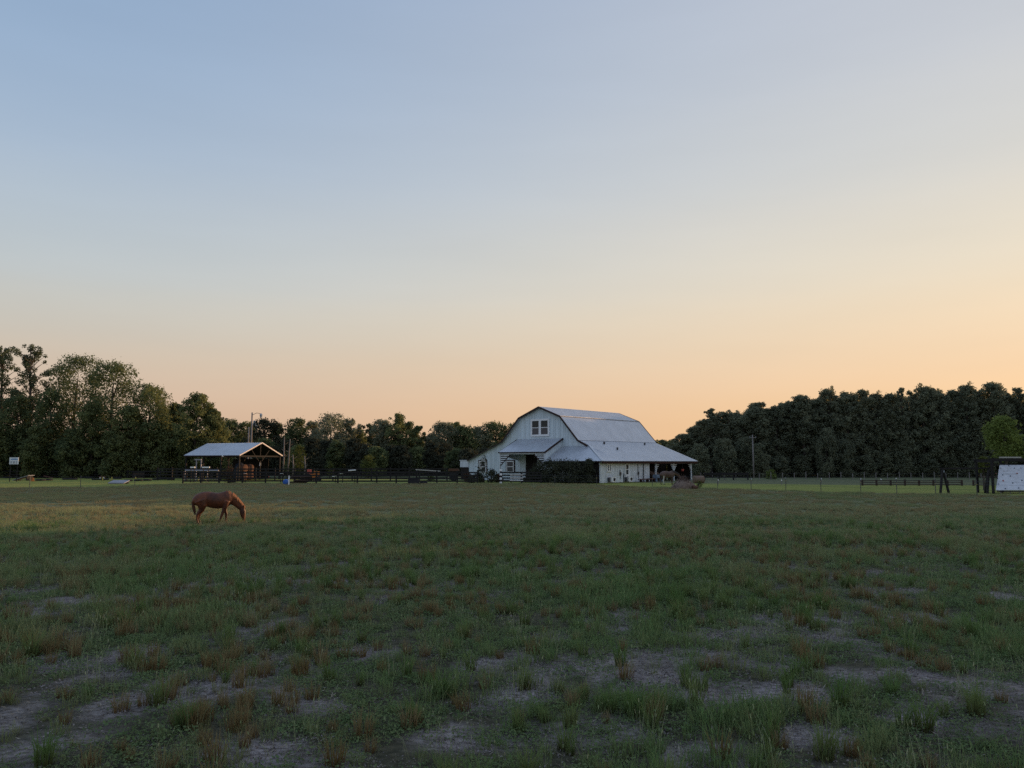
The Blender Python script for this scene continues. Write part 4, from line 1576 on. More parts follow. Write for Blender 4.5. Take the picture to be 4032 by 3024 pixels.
# ------------------------------------------------------------------ poles
def util_pole(label, x, y, h, r, arm=None, lamp=None, pm='greywood'):
    root = thing('utility_pole', label, 'pole', (x, y, 0))
    b = MB()
    b.tube([(0, 0, -0.3), (0, 0, h * 0.5), (0, 0, h)], [r, r * 0.85, r * 0.65], 8)
    b.build('shaft', M[pm], root, smooth=True)
    if arm:
        b = MB()
        b.box((0, -0.12, h - 0.5), (arm, 0.1, 0.12))
        b.build('crossarm', M[pm], root)
        for q in (-0.45, 0.45):
            b = MB()
            b.tube([(q * arm, -0.12, h - 0.44), (q * arm, -0.12, h - 0.26)], [0.05, 0.03], 6)
            b.build('insulator', M['tin'], root)
    if lamp:
        b = MB()
        b.tube([(0, -0.1, h - 0.5), (0.9, -0.1, h - 0.1), (1.7, -0.1, h - 0.25)], 0.045, 6)
        l_ = b.build('lamp_arm', M['steel'], root)
        b = MB()
        b.tube([(1.7, -0.1, h - 0.2), (1.7, -0.1, h - 0.45), (1.7, -0.1, h - 0.95)], [0.12, 0.28, 0.18], 10)
        b.build('lamp_head', M['tin'], l_)
    return root


x, _, z = at(993, 1624, 143)
util_pole('utility pole with a lamp arm rising behind the shed roof', x, 143, z, 0.20, None, True)
x, _, z = at(980, 1682, 140)
util_pole('shorter pale pole just behind the shed roof, beside the lamp pole', x, 140, z, 0.16)
x, _, z = at(2963, 1712, 139)
util_pole('lone utility pole in front of the dark wood', x, 139, z, 0.15, 1.2, None, 'greywood')
x, _, z = at(1003, 1656, 240)
r = thing('water_tower', 'small grey water tower top showing above the trees behind the lamp pole', 'tower', (x, 240, 0))
b = MB()
b.tube([(0, 0, z - 3.2), (0, 0, z - 1.2), (0, 0, z - 0.9)], [1.6, 1.6, 1.0], 14)
b.build('tank', M['tin'], r, smooth=False)
b = MB()
b.tube([(0, 0, z - 0.9), (0, 0, z)], [0.5, 0.4], 10)
b.build('cap', M['tin'], r)
for a in range(4):
    b = MB()
    b.beam((1.5 * math.cos(a * 1.571 + .78), 1.5 * math.sin(a * 1.571 + .78), z - 3.1), (2.4 * math.cos(a * 1.571 + .78), 2.4 * math.sin(a * 1.571 + .78), 0), 0.2, 0.2)
    b.build('leg', M['tin'], r)

# ------------------------------------------------------------------ obstacle course and yard things
def put(name, label, cat, u, v, rz=0.0, group=None):
    x, y_ = gp(u, v)
    return thing(name, label, cat, (x, y_, 0), rz, group), x, y_


# sign
x, _, zt = at(56, 1801, 112)
zb = at(56, 1828, 112)[2]
r = thing('notice_sign', 'white notice board with blue and grey lines of print at the grove edge', 'sign', (x, 112, 0))
b = MB()
b.box((0, 0, (zt + zb) / 2), (1.32, 0.04, zt - zb))
b.build('board', M['signwhite'], r)
for q in (-0.5, 0.5):
    b = MB()
    b.box((q, 0.06, zt / 2 - 0.1), (0.09, 0.07, zt + 0.1))
    b.build('post', M['darkwood'], r)
b = MB()
h = zt - zb
b.box((0.03, -0.024, zb + h * 0.70), (0.98, 0.006, h * 0.12))
b.box((0.03, -0.024, zb + h * 0.88), (0.75, 0.006, h * 0.05))
b.build('blue_print', M['signblue'], r)
b = MB()
for i_, wv in enumerate((0.22, 0.3, 0.2)):
    b.box((-0.38 + i_ * 0.38, -0.024, zb + h * 0.34), (wv, 0.006, h * 0.15))
    b.box((-0.40 + i_ * 0.38, -0.024, zb + h * 0.15), (wv * 0.8, 0.006, h * 0.10))
b.build('grey_print', M['signgrey'], r)

# tilting plank bridge
r, x, y_ = put('seesaw_ramp', 'grey tilted plank ramp with an orange block at its high end', 'ramp', 92, 1892)
b = MB()
b.box((0, 0, 0.42), (2.5, 1.6, 0.07), ry=-0.30)
b.build('deck', M['concrete'], r)
b = MB()
b.box((0.9, 0, 0.32), (0.14, 1.5, 0.62))
b.box((-0.9, 0, 0.07), (0.2, 1.5, 0.14))
b.build('support', M['darkwood'], r)
r, x, y_ = put('orange_block', 'orange upright block beside the tilted grey ramp', 'block', 129, 1895)
b = MB()
b.tube([(0, 0, 0), (0, 0, 0.1), (0, 0, 0.52)], [0.26, 0.20, 0.13], 8)
b.build('cone_body', M['orange'], r)
b = MB()
b.box((0, 0, 0.025), (0.6, 0.6, 0.05))
b.build('base', M['orange'], r)
r, x, y_ = put('tilted_platform', 'pale grey tilted platform board on the mown grass', 'platform', 466, 1905)
b = MB()
b.box((0, 0.1, 0.26), (2.15, 1.5, 0.08), rx=0.22)
b.build('deck', M['concrete'], r)
b = MB()
b.box((0, 0.75, 0.17), (1.9, 0.12, 0.34))
b.box((0, -0.55, 0.04), (1.9, 0.12, 0.08))
b.build('support', M['greywood'], r)
# tyres lying in the grass


def tyre(label, u, v, rad=0.48, group='tyres lying in the grass'):
    r, x, y_ = put('tyre', label, 'tyre', u, v, 0, group)
    b = MB()
    b.tube([(0, 0, 0.0), (0, 0, 0.05), (0, 0, 0.21), (0, 0, 0.26)], [rad * 0.86, rad, rad, rad * 0.86], 18, cap=False)
    b.tube([(0, 0, 0.26), (0, 0, 0.13), (0, 0, 0.0)], [rad * 0.55, rad * 0.6, rad * 0.55], 18, cap=False)
    n = 18
    for (ra, rb, z) in ((rad * 0.86, rad * 0.55, 0.26), (rad * 0.86, rad * 0.55, 0.0)):
        k0 = len(b.v)
        vs = [(rr * math.cos(6.28318 * k / n), rr * math.sin(6.28318 * k / n), z) for rr in (ra, rb) for k in range(n)]
        b.add(vs, [(k, (k + 1) % n, n + (k + 1) % n, n + k) for k in range(n)])
    b.build('tread', M['rubber'], r, smooth=False)
    return r


TY = [(28, 1883, 0.62, 'black tyre farthest out in the grass below the sign'), (72, 1882, 0.62, 'black tyre just behind the tilted grey ramp'),
      (160, 1893, 0.7, 'big black tyre to the barn side of the orange block'), (190, 1892, 0.62, 'black tyre with the red plank lying over it'),
      (233, 1881, 0.6, 'black tyre near the striped jump stand'), (262, 1889, 0.62, 'flat black tyre, first in the row before the striped jump'),
      (288, 1889, 0.62, 'flat black tyre, second in the row before the striped jump'), (330, 1883, 0.62, 'black tyre under the white planked jump'),
      (352, 1884, 0.62, 'black tyre past the white planked jump'), (378, 1890, 0.62, 'black tyre, first in the row towards the platform'),
      (412, 1890, 0.62, 'black tyre, second in the row towards the platform'), (462, 1886, 0.66, 'heaped black tyre behind the pale platform'),
      (505, 1895, 0.6, 'black tyre at the barn end of the platform'), (545, 1894, 0.62, 'black tyre, first in the row leading to the fence corner'),
      (580, 1893, 0.62, 'black tyre, second in the row leading to the fence corner'), (615, 1890, 0.6, 'black tyre, third in the row leading to the fence corner'),
      (640, 1889, 0.6, 'black tyre closest to the fence corner post'), (672, 1890, 0.62, 'dark tyre lying by the first rails of the paddock fence'),
      (912, 1901, 0.55, 'black tyre in front of the rusty bush')]
for u, v, rd, lb in TY:
    tyre(lb, u, v, rd)
r, x, y_ = put('red_plank', 'dark red plank lying slanted over a tyre', 'plank', 190, 1889)
b = MB()
b.box((0, 0, 0.45), (1.5, 0.3, 0.08), ry=0.2)
tag_o = b.build('board', M['redtrim'], r)


def jump(label, u, v, w, h, cols, kind='striped_jump'):
    r, x, y_ = put(kind, label, 'jump', u, v, 0, 'show jumps by the grove')
    for q in (-w / 2, w / 2):
        b = MB()
        b.box((q, 0, h / 2), (0.16, 0.16, h + 0.2))
        b.build('upright', M['darkwood'], r)
    n = len(cols)
    for i, c in enumerate(cols):
        b = MB()
        b.box((0, -0.1, h * (i + 0.6) / n), (w - 0.05, 0.06, h / n * 0.72))
        b.build('plank', M[c], r)
    return r


jump('dark jump stand with two pale stripes near the tyres', 303, 1880, 1.75, 1.75, ('darkwood', 'greywood', 'darkwood', 'greywood', 'darkwood', 'darkwood'))
jump('jump stand with two bright white top planks', 344, 1881, 1.65, 1.85, ('darkwood', 'brownwood', 'greywood', 'darkwood', 'frame', 'darkwood', 'frame'))
jump('brown low jump of dull boards by the grove trunks', 545, 1884, 1.9, 1.2, ('brownwood', 'darkwood', 'brownwood', 'darkwood'))
r, x, y_ = put('red_jump', 'small red-topped trestle between the tyres', 'trestle', 402, 1889)
b = MB()
b.box((0, 0, 0.48), (0.95, 0.25, 0.16))
b.build('top_bar', M['redtrim'], r)
for q in (-0.3, 0.3):
    b = MB()
    b.box((q, 0, 0.2), (0.1, 0.3, 0.42))
    b.build('leg', M['frame'], r)
# yellow pegs
for i, (u, v) in enumerate(((404, 1893), (440, 1892), (534, 1892), (722, 1891), (781, 1893), (809, 1891), (909, 1888), (1043, 1884), (1058, 1884), (1102, 1884))):
    r, x, y_ = put('course_marker', '%s yellow course marker counted from the pale platform' % ORD[i] if i != 8 else 'pink course marker between two yellow ones by the shed gable', 'marker', u, v, 0, 'course markers')
    b = MB()
    b.tube([(0, 0, 0), (0, 0, 0.05), (0, 0, 0.55)], [0.16, 0.10, 0.06], 8)
    b.build('marker_body', M['yellow' if i != 8 else 'red'], r)
    b = MB()
    b.box((0, 0, 0.02), (0.32, 0.32, 0.04))
    b.build('base', M['rubber'], r)
# grey pipe frame with gate rails
r, x, y_ = put('pipe_goal', 'tall grey pipe frame with a flat top plate standing behind the fence', 'frame', 780, 1892)
zt = at(780, 1812, y_)[2]
for q in (-0.36, 0.36):
    b = MB()
    b.tube([(q, 0, 0), (q, 0, zt)], 0.10, 8)
    b.build('upright', M['pipe'], r)
b = MB()
b.box((-0.1, 0, zt + 0.08), (1.0, 0.35, 0.18))
b.build('top_plate', M['pipe'], r)
r, x, y_ = put('pipe_gate', 'long low grey pipe gate behind the fence under the shed', 'gate', 793, 1897)
for z, rr in ((0.42, 0.07), (1.62, 0.10)):
    b = MB()
    b.tube([(-2.4, 0, z), (2.4, 0, z - 0.03)], rr, 8)
    b.build('rail', M['pipe'], r)
for q in (-2.4, -0.8, 0.8, 2.4):
    b = MB()
    b.tube([(q, 0, 0), (q, 0, 1.6)], 0.05, 8)
    b.build('upright', M['pipe'], r)
for i, (u, w, vv) in enumerate(((759, 0.62, 1840), (811, 1.0, 1840), (965, 0.3, 1862), (1109, 0.42, 1863))):
    x, _, z = at(u, vv, 108)
    r = thing('white_block', ('short white beam on a stand under the shed eave', 'long white beam on a stand beside the pipe frame',
                              'small white and red box on a stand in front of the tarpaulin heap', 'small white box on a stand by the shed gable tip')[i], 'beam', (x, 108, 0), 0, 'white stands in the paddock')
    b = MB()
    b.box((0, 0, z), (w, 0.2, 0.17))
    b.build('top_beam', M['frame'], r)
    for q in (-0.35, 0.35):
        b = MB()
        b.box((q * w, 0, z / 2 - 0.05), (0.08, 0.1, z - 0.1))
        b.build('leg', M['darkwood'], r)
# barrel
r, x, y_ = put('plastic_barrel', 'blue plastic barrel lying against the paddock fence', 'barrel', 1126, 1908)
b = MB()
b.tube([(0, -0.42, 0.33), (0, -0.40, 0.33), (0, -0.15, 0.33), (0, 0.1, 0.33), (0, 0.42, 0.33)], [0.27, 0.30, 0.33, 0.33, 0.29], 16)
b.build('shell', M['blue'], r, smooth=True)
for q in (-0.2, 0.15):
    b = MB()
    b.tube([(0, q - 0.02, 0.33), (0, q + 0.02, 0.33)], 0.345, 16)
    b.build('rib', M['blue'], r)
r, x, y_ = put('white_post', 'slim white post beside the blue barrel', 'post', 1137, 1909)
b = MB()
b.box((0, 0, 0.5), (0.12, 0.12, 1.1))
b.build('shaft', M['frame'], r)
b = MB()
b.box((0, 0, 1.08), (0.16, 0.16, 0.06))
b.build('cap', M['frame'], r)
# small tractor-like red machine, pallets and planks
r, x, y_ = put('log_pile', 'brown brush and log pile stacked beside the barrel fence post', 'log pile', 1180, 1904)
rg = np.random.default_rng(44)
for i in range(12):
    a = rg.uniform(-0.3, 0.3)
    zz = 0.16 + 0.24 * (i // 3)
    b = MB()
    xx = rg.uniform(-0.5, 0.5)
    b.tube([(xx - 1.1, rg.uniform(-0.4, 0.4), zz), (xx + 1.1, rg.uniform(-0.4, 0.4), zz + rg.uniform(-0.05, 0.15))], 0.10, 7)
    b.build('log', M['brownwood'], r)
x, _, z = at(1232, 1846, 112)
r = thing('garden_tractor', 'small orange-red tractor partly hidden behind the paddock fence', 'tractor', (x, 112, 0))
b = MB()
b.box((-0.1, 0, 0.85), (1.6, 0.7, 0.5))
b.box((0.55, 0, 1.25), (0.7, 0.6, 0.45))
b.build('body', M['orange'], r)
b = MB()
b.box((-0.5, 0, 1.45), (0.5, 0.6, 0.6))
b.build('seat', M['red'], r)
for q, rr in ((-0.6, 0.6), (0.75, 0.38)):
    for s_ in (-0.5, 0.5):
        b = MB()
        b.tube([(q, s_ - 0.12, rr), (q, s_ + 0.12, rr)], rr, 14)
        b.build('wheel', M['rubber'], r)
r, x, y_ = put('water_trough', 'black box trough in front of the paddock fence', 'trough', 1629, 1906)
b = MB()
for q in (-0.66, 0.66):
    b.box((q, 0, 0.33), (0.06, 0.8, 0.66))
for q in (-0.4, 0.4):
    b.box((0, q, 0.33), (1.26, 0.06, 0.66))
b.box((0, 0, 0.10), (1.26, 0.74, 0.06))
b.build('tank', M['black'], r)
b = MB()
b.tube([(-0.69, -0.43, 0.67), (0.69, -0.43, 0.67), (0.69, 0.43, 0.67), (-0.69, 0.43, 0.67), (-0.69, -0.43, 0.67)], 0.04, 6)
b.build('rim', M['rubber'], r)
tyre('black half-sunk tyre beside the black trough', 1668, 1905, 0.5)
r, x, y_ = put('long_rail', 'pale weathered pole laid across two stands behind the fence, near the barn', 'pole', 1685, 1898)
b = MB()
z0_ = at(1685, 1852, y_)[2]
b.beam((-1.75, 0, z0_ + 0.10), (1.75, 0, z0_ - 0.12), 0.12, 0.13)
b.build('shaft', M['palewood'], r)
for q in (-1.2, 1.2):
    b = MB()
    b.box((q, 0, z0_ / 2 - 0.1), (0.14, 0.3, z0_ - 0.2))
    b.build('stand', M['darkwood'], r)
for i, (u, v, w) in enumerate(((1386, 1852, 1.0), (1345, 1864, 0.5), (1316, 1875, 0.5))):
    y_ = 107.0
    x, _, z = at(u, v, y_)
    r = thing('jump_pole', ('white pole propped high on cups behind the paddock fence', 'white pole end propped at middle height behind the fence', 'white pole end propped low behind the fence')[i],
              'jump pole', (x, y_, 0), 0, 'white jump poles in the paddock')
    b = MB()
    b.tube([(-w / 2, 0, z - 0.03), (w / 2, 0, z + 0.04)], 0.07, 8)
    b.build('shaft', M['frame'], r)
    b = MB()
    b.box((w / 2 - 0.1, 0.08, z / 2), (0.1, 0.1, z))
    b.build('stand', M['darkwood'], r)
x, _, z = at(1787, 1850, 116)
r = thing('rusty_trailer', 'orange-brown flat trailer side showing above the fence near the barn', 'trailer', (x, 116, 0))
b = MB()
b.box((0, 0, z), (1.5, 1.8, 0.34))
b.build('bed', M['hayred'], r)
for s_ in (-0.8, 0.8):
    b = MB()
    b.tube([(0, s_ - 0.1, 0.4), (0, s_ + 0.1, 0.4)], 0.4, 14)
    b.build('wheel', M['rubber'], r)
b = MB()
b.box((0, 0, z / 2), (1.2, 1.4, z - 0.36))
b.build('frame', M['black'], r)
x, y_ = gp(1690, 1895)
tree('lime_shrub', 'bush', 'low lime green shrub behind the black trough', x, y_ + 3, 520, 0.7, 1.6, 'shrub', 300, 0.16, L_YELLOW, trunk='stem')

# ------------------------------------------------------------------ by the barn
def wpt(x, y):
    return (4.194 + x * math.cos(BA) + y * math.sin(BA), 115 - x * math.sin(BA) + y * math.cos(BA))


px, py = wpt(8.4, -5.6)
for i, (lx, ly, h, w) in enumerate(((4.6, -5.2, 2.75, 2.7), (6.6, -5.6, 2.95, 2.7), (8.6, -5.7, 3.1, 2.7), (10.6, -5.5, 3.05, 2.7), (12.6, -5.0, 3.0, 2.0), (3.2, -5.6, 1.7, 2.0))):
    px, py = wpt(lx, ly)
    tree('vine_bush', 'bush', 'dark overgrown bush against the barn corner porch, %s from the white door post' % ORD[(1, 2, 3, 4, 5, 0)[i]], px, py, 530 + i, h, w * 1.25, 'shrub', 1900, 0.20, L_DARK,
         'dark bushes along the barn porch', trunk='stem')
for i, (u, vt, w, lm) in enumerate(((1868, 1868, 50, L_DARK), (1902, 1800, 46, L_DARK), (1935, 1850, 50, L_DARK), (1960, 1868, 36, L_RUST), (1842, 1858, 26, L_RUST), (1888, 1866, 60, L_DARK))):
    x, _, H = at(u, vt, 106 + 0.6 * i)
    tree('garden_shrub', 'bush', ('low dark shrub at the outer end of the bed before the barn', 'tall thin shrub climbing in front of the dark-framed window', 'dark shrub right of the climbing shrub, towards the porch',
                                  'reddish shrub against the striped porch post', 'small reddish shrub at the far corner of the barn front', 'wide low shrub under the climbing shrub')[i],
         x, 106 + 0.6 * i, 540 + i, H, w / FPX * 106 * 1.2, 'shrub', 900 if i != 1 else 420, 0.17 if i != 1 else 0.2, lm, 'shrubs before the barn front', trunk='stem')
# white flowers on the climbing shrub
for i, (u, v) in enumerate(((1899, 1811), (1906, 1812), (1893, 1842), (1890, 1827), (1912, 1826))):
    x, _, z = at(u, v, 105.4)
    b = MB()
    for q in range(6):
        a = q * 1.047
        b.add([(0, 0, 0), (0.16 * math.cos(a - .4), -0.03, 0.16 * math.sin(a - .4)), (0.22 * math.cos(a), -0.08, 0.22 * math.sin(a)), (0.16 * math.cos(a + .4), -0.03, 0.16 * math.sin(a + .4))], [(0, 1, 2, 3)])
    tag(b.build('rose_bloom', L_FLOWER, None, False, (x, 105.4, z)), 'pale bloom on the climbing shrub, %s by the dark-framed window' % ('topmost left of two', 'topmost right of two', 'lowest', 'lone on the outer side', 'lone on the porch side')[i], 'flower', 'blooms on the climbing shrub')
# striped porch gate post and white bench
x, y_ = gp(1972, 1905)
r = thing('striped_post', 'black and white banded gate post by the porch bushes', 'post', (x, y_, 0))
for k in range(7):
    b = MB()
    b.box((0, 0, 0.14 + k * 0.27), (0.30, 0.22, 0.265))
    b.build('band', M['frame' if k % 2 == 0 else 'black'], r)
x, y_ = gp(2034, 1908)
r = thing('white_bench', 'white slatted bench behind the short dark fence at the porch', 'bench', (x, y_ + 1.2, 0))
for z, yy in ((1.18, 0.2), (0.80, 0.15)):
    b = MB()
    b.box((0, yy, z), (1.65, 0.05, 0.17))
    b.build('back_slat', M['palewood'], r)
b = MB()
b.box((0, -0.1, 0.5), (1.7, 0.5, 0.06))
b.build('seat', M['frame'], r)
for q in (-0.7, 0.7):
    b = MB()
    b.box((q, -0.05, 0.24), (0.1, 0.45, 0.47))
    b.build('leg', M['darkwood'], r)
# red feed rail along the wall
px, py = wpt(14.2, 6.6)
r = thing('feed_bench', 'low dark red bench along the barn side wall', 'bench', (px, py, 0), -BA + math.pi / 2)
b = MB()
b.box((0, 0, 0.42), (4.2, 0.5, 0.10), ry=-0.015)
b.build('seat', M['redtrim'], r)
for q in (-1.7, 0, 1.7):
    b = MB()
    b.box((q, 0, 0.18), (0.12, 0.4, 0.38))
    b.build('leg', M['trim'], r)
px, py = wpt(14.6, 9.3)
r = thing('stock_trough', 'grey-blue plastic trough on legs at the open barn bay', 'trough', (px, py, 0), -BA + math.pi / 2)
b = MB()
b.box((0, 0, 0.80), (1.7, 0.06, 0.42))
b.box((0, 0.6, 0.80), (1.7, 0.06, 0.42))
b.box((-0.82, 0.3, 0.80), (0.06, 0.54, 0.42))
b.box((0.82, 0.3, 0.80), (0.06, 0.54, 0.42))
b.box((0, 0.3, 0.62), (1.58, 0.54, 0.05))
b.build('basin', M['tub'], r)
for q in (-0.72, 0.72):
    b = MB()
    b.box((q, 0.3, 0.30), (0.22, 0.5, 0.58))
    b.build('leg', M['tub'], r)
px, py = wpt(13.9, 17.0)
r = thing('hanging_bucket', 'round red bucket hanging in the open barn bay behind the brown horse', 'bucket', (px, py, 0), -BA)
b = MB()
b.tube([(0, 0, 1.45), (0, 0, 1.75)], [0.17, 0.22], 12)
b.build('pail', M['red'], r)
b = MB()
b.tube([(-0.2, 0, 1.75), (0, 0, 2.05), (0.2, 0, 1.75)], 0.012, 5)
b.tube([(0, 0, 2.05), (0, 0, 2.62)], 0.01, 5)
b.build('handle', M['steel'], r)

# hay pile, round bale
hx, hy = gp(2692, 1925)
rg = np.random.default_rng(60)
nn = 26
th = np.linspace(0, 2 * math.pi, nn, endpoint=False)
vs, fs = [], []
for j in range(9):
    q = j / 8
    for a in th:
        rr = 1.12 * (1 - q ** 2.1) * (1 + 0.14 * math.sin(3 * a + 1) + 0.08 * math.sin(7 * a + j)) + rg.normal(0, 0.03)
        vs.append((rr * math.cos(a) * 1.08, rr * math.sin(a), -0.02 + 1.16 * q + rg.normal(0, 0.025)))
for j in range(8):
    for i in range(nn):
        fs.append((j * nn + i, j * nn + (i + 1) % nn, (j + 1) * nn + (i + 1) % nn, (j + 1) * nn + i))
hp = thing('hay_heap', 'loose brown-grey hay heap where the brown horse feeds', 'hay heap', (hx, hy, 0))
link('heap_body', np_mesh('heap_body', vs, fs, M['hay'], smooth=True), hp)
v, f, t = leaves(np.array([(0.75 * math.cos(a) * (1 - q), 0.75 * math.sin(a) * (1 - q), 0.15 + 0.9 * q) for q in (0, 0.3, 0.6, 0.9) for a in np.linspace(0, 5.5, 7)]), np.full(28, 0.42), np.full(28, 60), 0.11, rg)
v[:, 2] = np.maximum(v[:, 2], 0.01)
lo = link('loose_straw', np_mesh('loose_straw', v, f, leaf_mat('straw_wisps', (0.085, 0.06, 0.05), (0.19, 0.135, 0.11), 0.1), {'tint': t}), hp)
lo['kind'] = 'stuff'
b = MB()
b.tube([(0.75, -0.85, 0.12), (1.25, -0.75, 0.15)], [0.28, 0.22], 9)
b.build('reddish_clump', M['hayred'], hp, True)
b = MB()
b.box((-1.9, -0.6, 0.06), (1.3, 0.5, 0.12))
b.build('trampled_hay', M['redtrim'], hp)
bx_, by_ = gp(2751, 1903)
r = thing('round_bale', 'weathered tan round bale beyond the last barn post', 'hay bale', (bx_, by_, 0), 0.25)
b = MB()
b.tube([(-0.72, 0, 0.5), (-0.66, 0, 0.5), (0.66, 0, 0.5), (0.72, 0, 0.5)], [0.40, 0.51, 0.51, 0.40], 18)
b.build('straw_roll', M['bale'], r, smooth=True)
b = MB()
for q in (-0.4, 0, 0.4):
    b.tube([(q - 0.012, 0, 0.5), (q + 0.012, 0, 0.5)], 0.52, 18)
b.build('twine', M['greywood'], r)
wx, wy = gp(2752, 1922)
tree('white_weed', 'plant', 'pale flowering weed beside the hay heap', wx, wy, 521, 0.75, 1.0, 'shrub', 260, 0.10, L_YELLOW, trunk='stem')

# ------------------------------------------------------------------ swing frame and play fort
r = thing('swing_frame', 'dark timber swing frame with splayed legs beside the play fort', 'swing', (38.1, 69.6, 0))
zb = 2.23
b = MB()
b.beam((0.40, 0.45, zb), (5.3, 0.72, zb + 0.02), 0.13, 0.13)
b.build('top_beam', M['darkwood'], r)
for a, c in (((0.05, 0.0, 0), (0.58, 0.44, zb - 0.06)), ((1.30, 0.9, 0), (0.66, 0.50, zb - 0.06)), ((4.35, 0.2, 0), (4.85, 0.62, zb - 0.06)), ((5.0, 1.6, 0), (4.9, 0.72, zb - 0.06))):
    b = MB()
    b.beam(a, c, 0.16, 0.16)
    b.build('leg', M['darkwood'], r)
b = MB()
b.box((0.64, 0.37, 1.98), (0.14, 0.05, 0.2))
b.build('bracket', M['tin'], r)
fort = thing('play_fort', 'dark timber play fort with a leaning white climbing panel', 'play fort', (43.0, 69.6, 0))
for (q, yy, h) in ((-0.12, 0.0, 3.15), (0.05, 2.6, 3.05), (4.6, 0.1, 3.1), (4.6, 2.6, 3.05), (2.3, 2.6, 3.05)):
    b = MB()
    b.box((q, yy, h / 2), (0.17, 0.17, h))
    b.build('post', M['darkwood'], fort)
for (p0, p1, hh) in (((-0.2, 0.0, 3.03), (5.0, 0.1, 3.0), 0.24), ((-0.2, 2.6, 2.97), (5.0, 2.6, 2.97), 0.2), ((0, -0.1, 2.85), (0, 2.7, 2.85), 0.16), ((0.1, 1.3, 2.55), (4.8, 1.3, 2.55), 0.14)):
    b = MB()
    b.beam(p0, p1, 0.10, hh)
    b.build('beam', M['darkwood'], fort)
for k in range(9):
    b = MB()
    b.box((0.35 + k * 0.51, 1.9, 1.45), (0.48, 1.5, 0.05))
    b.build('deck_board', M['brownwood'], fort)
b = MB()
b.box((1.6, 0.05, 3.22), (1.9, 0.14, 0.12))
b.build('roof_rail', M['palewood'], fort)
q4 = [(0.02, -0.15, 0.32), (5.2, -0.15, 0.32), (5.2, 1.3, 2.62), (1.42, 1.3, 2.62)]
nv = (Vector(q4[1]) - Vector(q4[0])).cross(Vector(q4[3]) - Vector(q4[0])).normalized()
b = MB()
b.prism(q4, -nv * 0.04)
panel = b.build('climbing_panel', M['panelwhite'], fort)
ux = Vector((1, 0, 0))
uy = (Vector(q4[2]) - Vector(q4[1])).normalized()
outn = nv if nv.y < 0 else -nv


def on_panel(u, v, lift=0.03):
    """pixel on the panel plane -> local point just in front of it"""
    d = _ray(u, v)
    o = Vector((0, 0, EYE)) - Vector((43.0, 69.6, 0))
    d = Vector(d)
    t_ = (Vector(q4[0]) - o).dot(nv) / d.dot(nv)
    return o + d * t_ + outn * lift


z8 = lambda x, y: (3632 + x / 5.53, 1700 + y / 5.53)
for (xx, yy, rr, m) in ((1878, 740, .06, 'signgrey'), (1700, 795, .05, 'signgrey'), (2000, 795, .06, 'signgrey'), (2140, 790, .05, 'signgrey'), (1600, 915, .04, 'red'),
                        (1750, 945, .06, 'signgrey'), (1915, 965, .08, 'signgrey'), (1633, 1012, .07, 'black'), (1758, 1068, .09, 'red'), (1965, 1118, .07, 'black'),
                        (1650, 1140, .06, 'signgrey'), (1805, 1240, .09, 'signgrey'), (2095, 1225, .08, 'signgrey'), (2165, 1060, .08, 'signgrey'), (2060, 905, .07, 'red')):
    c = on_panel(*z8(xx, yy))
    b = MB()
    b.tube([c - outn * 0.03, c, c + outn * 0.05], [rr * 0.75, rr * 0.75, rr * 0.4], 8)
    b.build('hand_hold', M[m], panel)
for (x0_, x1_, yy) in ((1745, 1880, 857), (1740, 2085, 920)):
    c0, c1 = on_panel(*z8(x0_, yy), 0.006), on_panel(*z8(x1_, yy - 3), 0.006)
    b = MB()
    b.beam(c0, c1, 0.03, 0.02)
    b.build('batten_gap', M['signgrey'], panel)
b = MB()
b.beam((0.1, -0.2, 0.22), (5.2, -0.2, 0.22), 0.08, 0.10)
b.build('panel_sill', M['darkwood'], fort)
for k in range(6):
    b = MB()
    b.box((0.4 + k * 0.85, -0.2, 0.08), (0.05, 0.05, 0.2))
    b.build('foot_stake', M['greywood'], fort)

# ------------------------------------------------------------------ horses
def coat_mat(name, base, dark, light, sc=2.2):
    m = mat(name, base, 0.5, 0.0, sc, 0.15, spec=0.35, bscale=40)
    N = m.node_tree.nodes
    rp = [n for n in N if n.type == 'VALTORGB'][0]
    e = rp.color_ramp.elements
    e[0].color = (*dark, 1)
    e[1].color = (*light, 1)
    k = e.new(0.5)
    k.color = (*base, 1)
    return m


CHEST = coat_mat('chestnut_coat', (0.088, 0.027, 0.012), (0.030, 0.011, 0.008), (0.19, 0.058, 0.022))
BAY = coat_mat('dark_bay_coat', (0.095, 0.055, 0.040), (0.06, 0.035, 0.026), (0.13, 0.08, 0.058))
WHITEHAIR = mat('white_hair', (0.55, 0.53, 0.50), 0.7, 0.1, 5)
HOOF = mat('hoof_horn', (0.045, 0.038, 0.034), 0.6, 0.3, 8)
MANE = mat('ginger_mane', (0.24, 0.10, 0.04), 0.7, 0.35, 14, 0.4, stretch=(1, 1, 0.2))
TAIL = mat('dark_tail_hair', (0.085, 0.032, 0.016), 0.7, 0.35, 14, 0.4, stretch=(1, 1, 0.2))
DARKHAIR = mat('black_hair', (0.02, 0.018, 0.017), 0.7, 0.3, 14, 0.3)
EYE_M = mat('eye_dark', (0.01, 0.008, 0.008), 0.15, 0.1, 5)


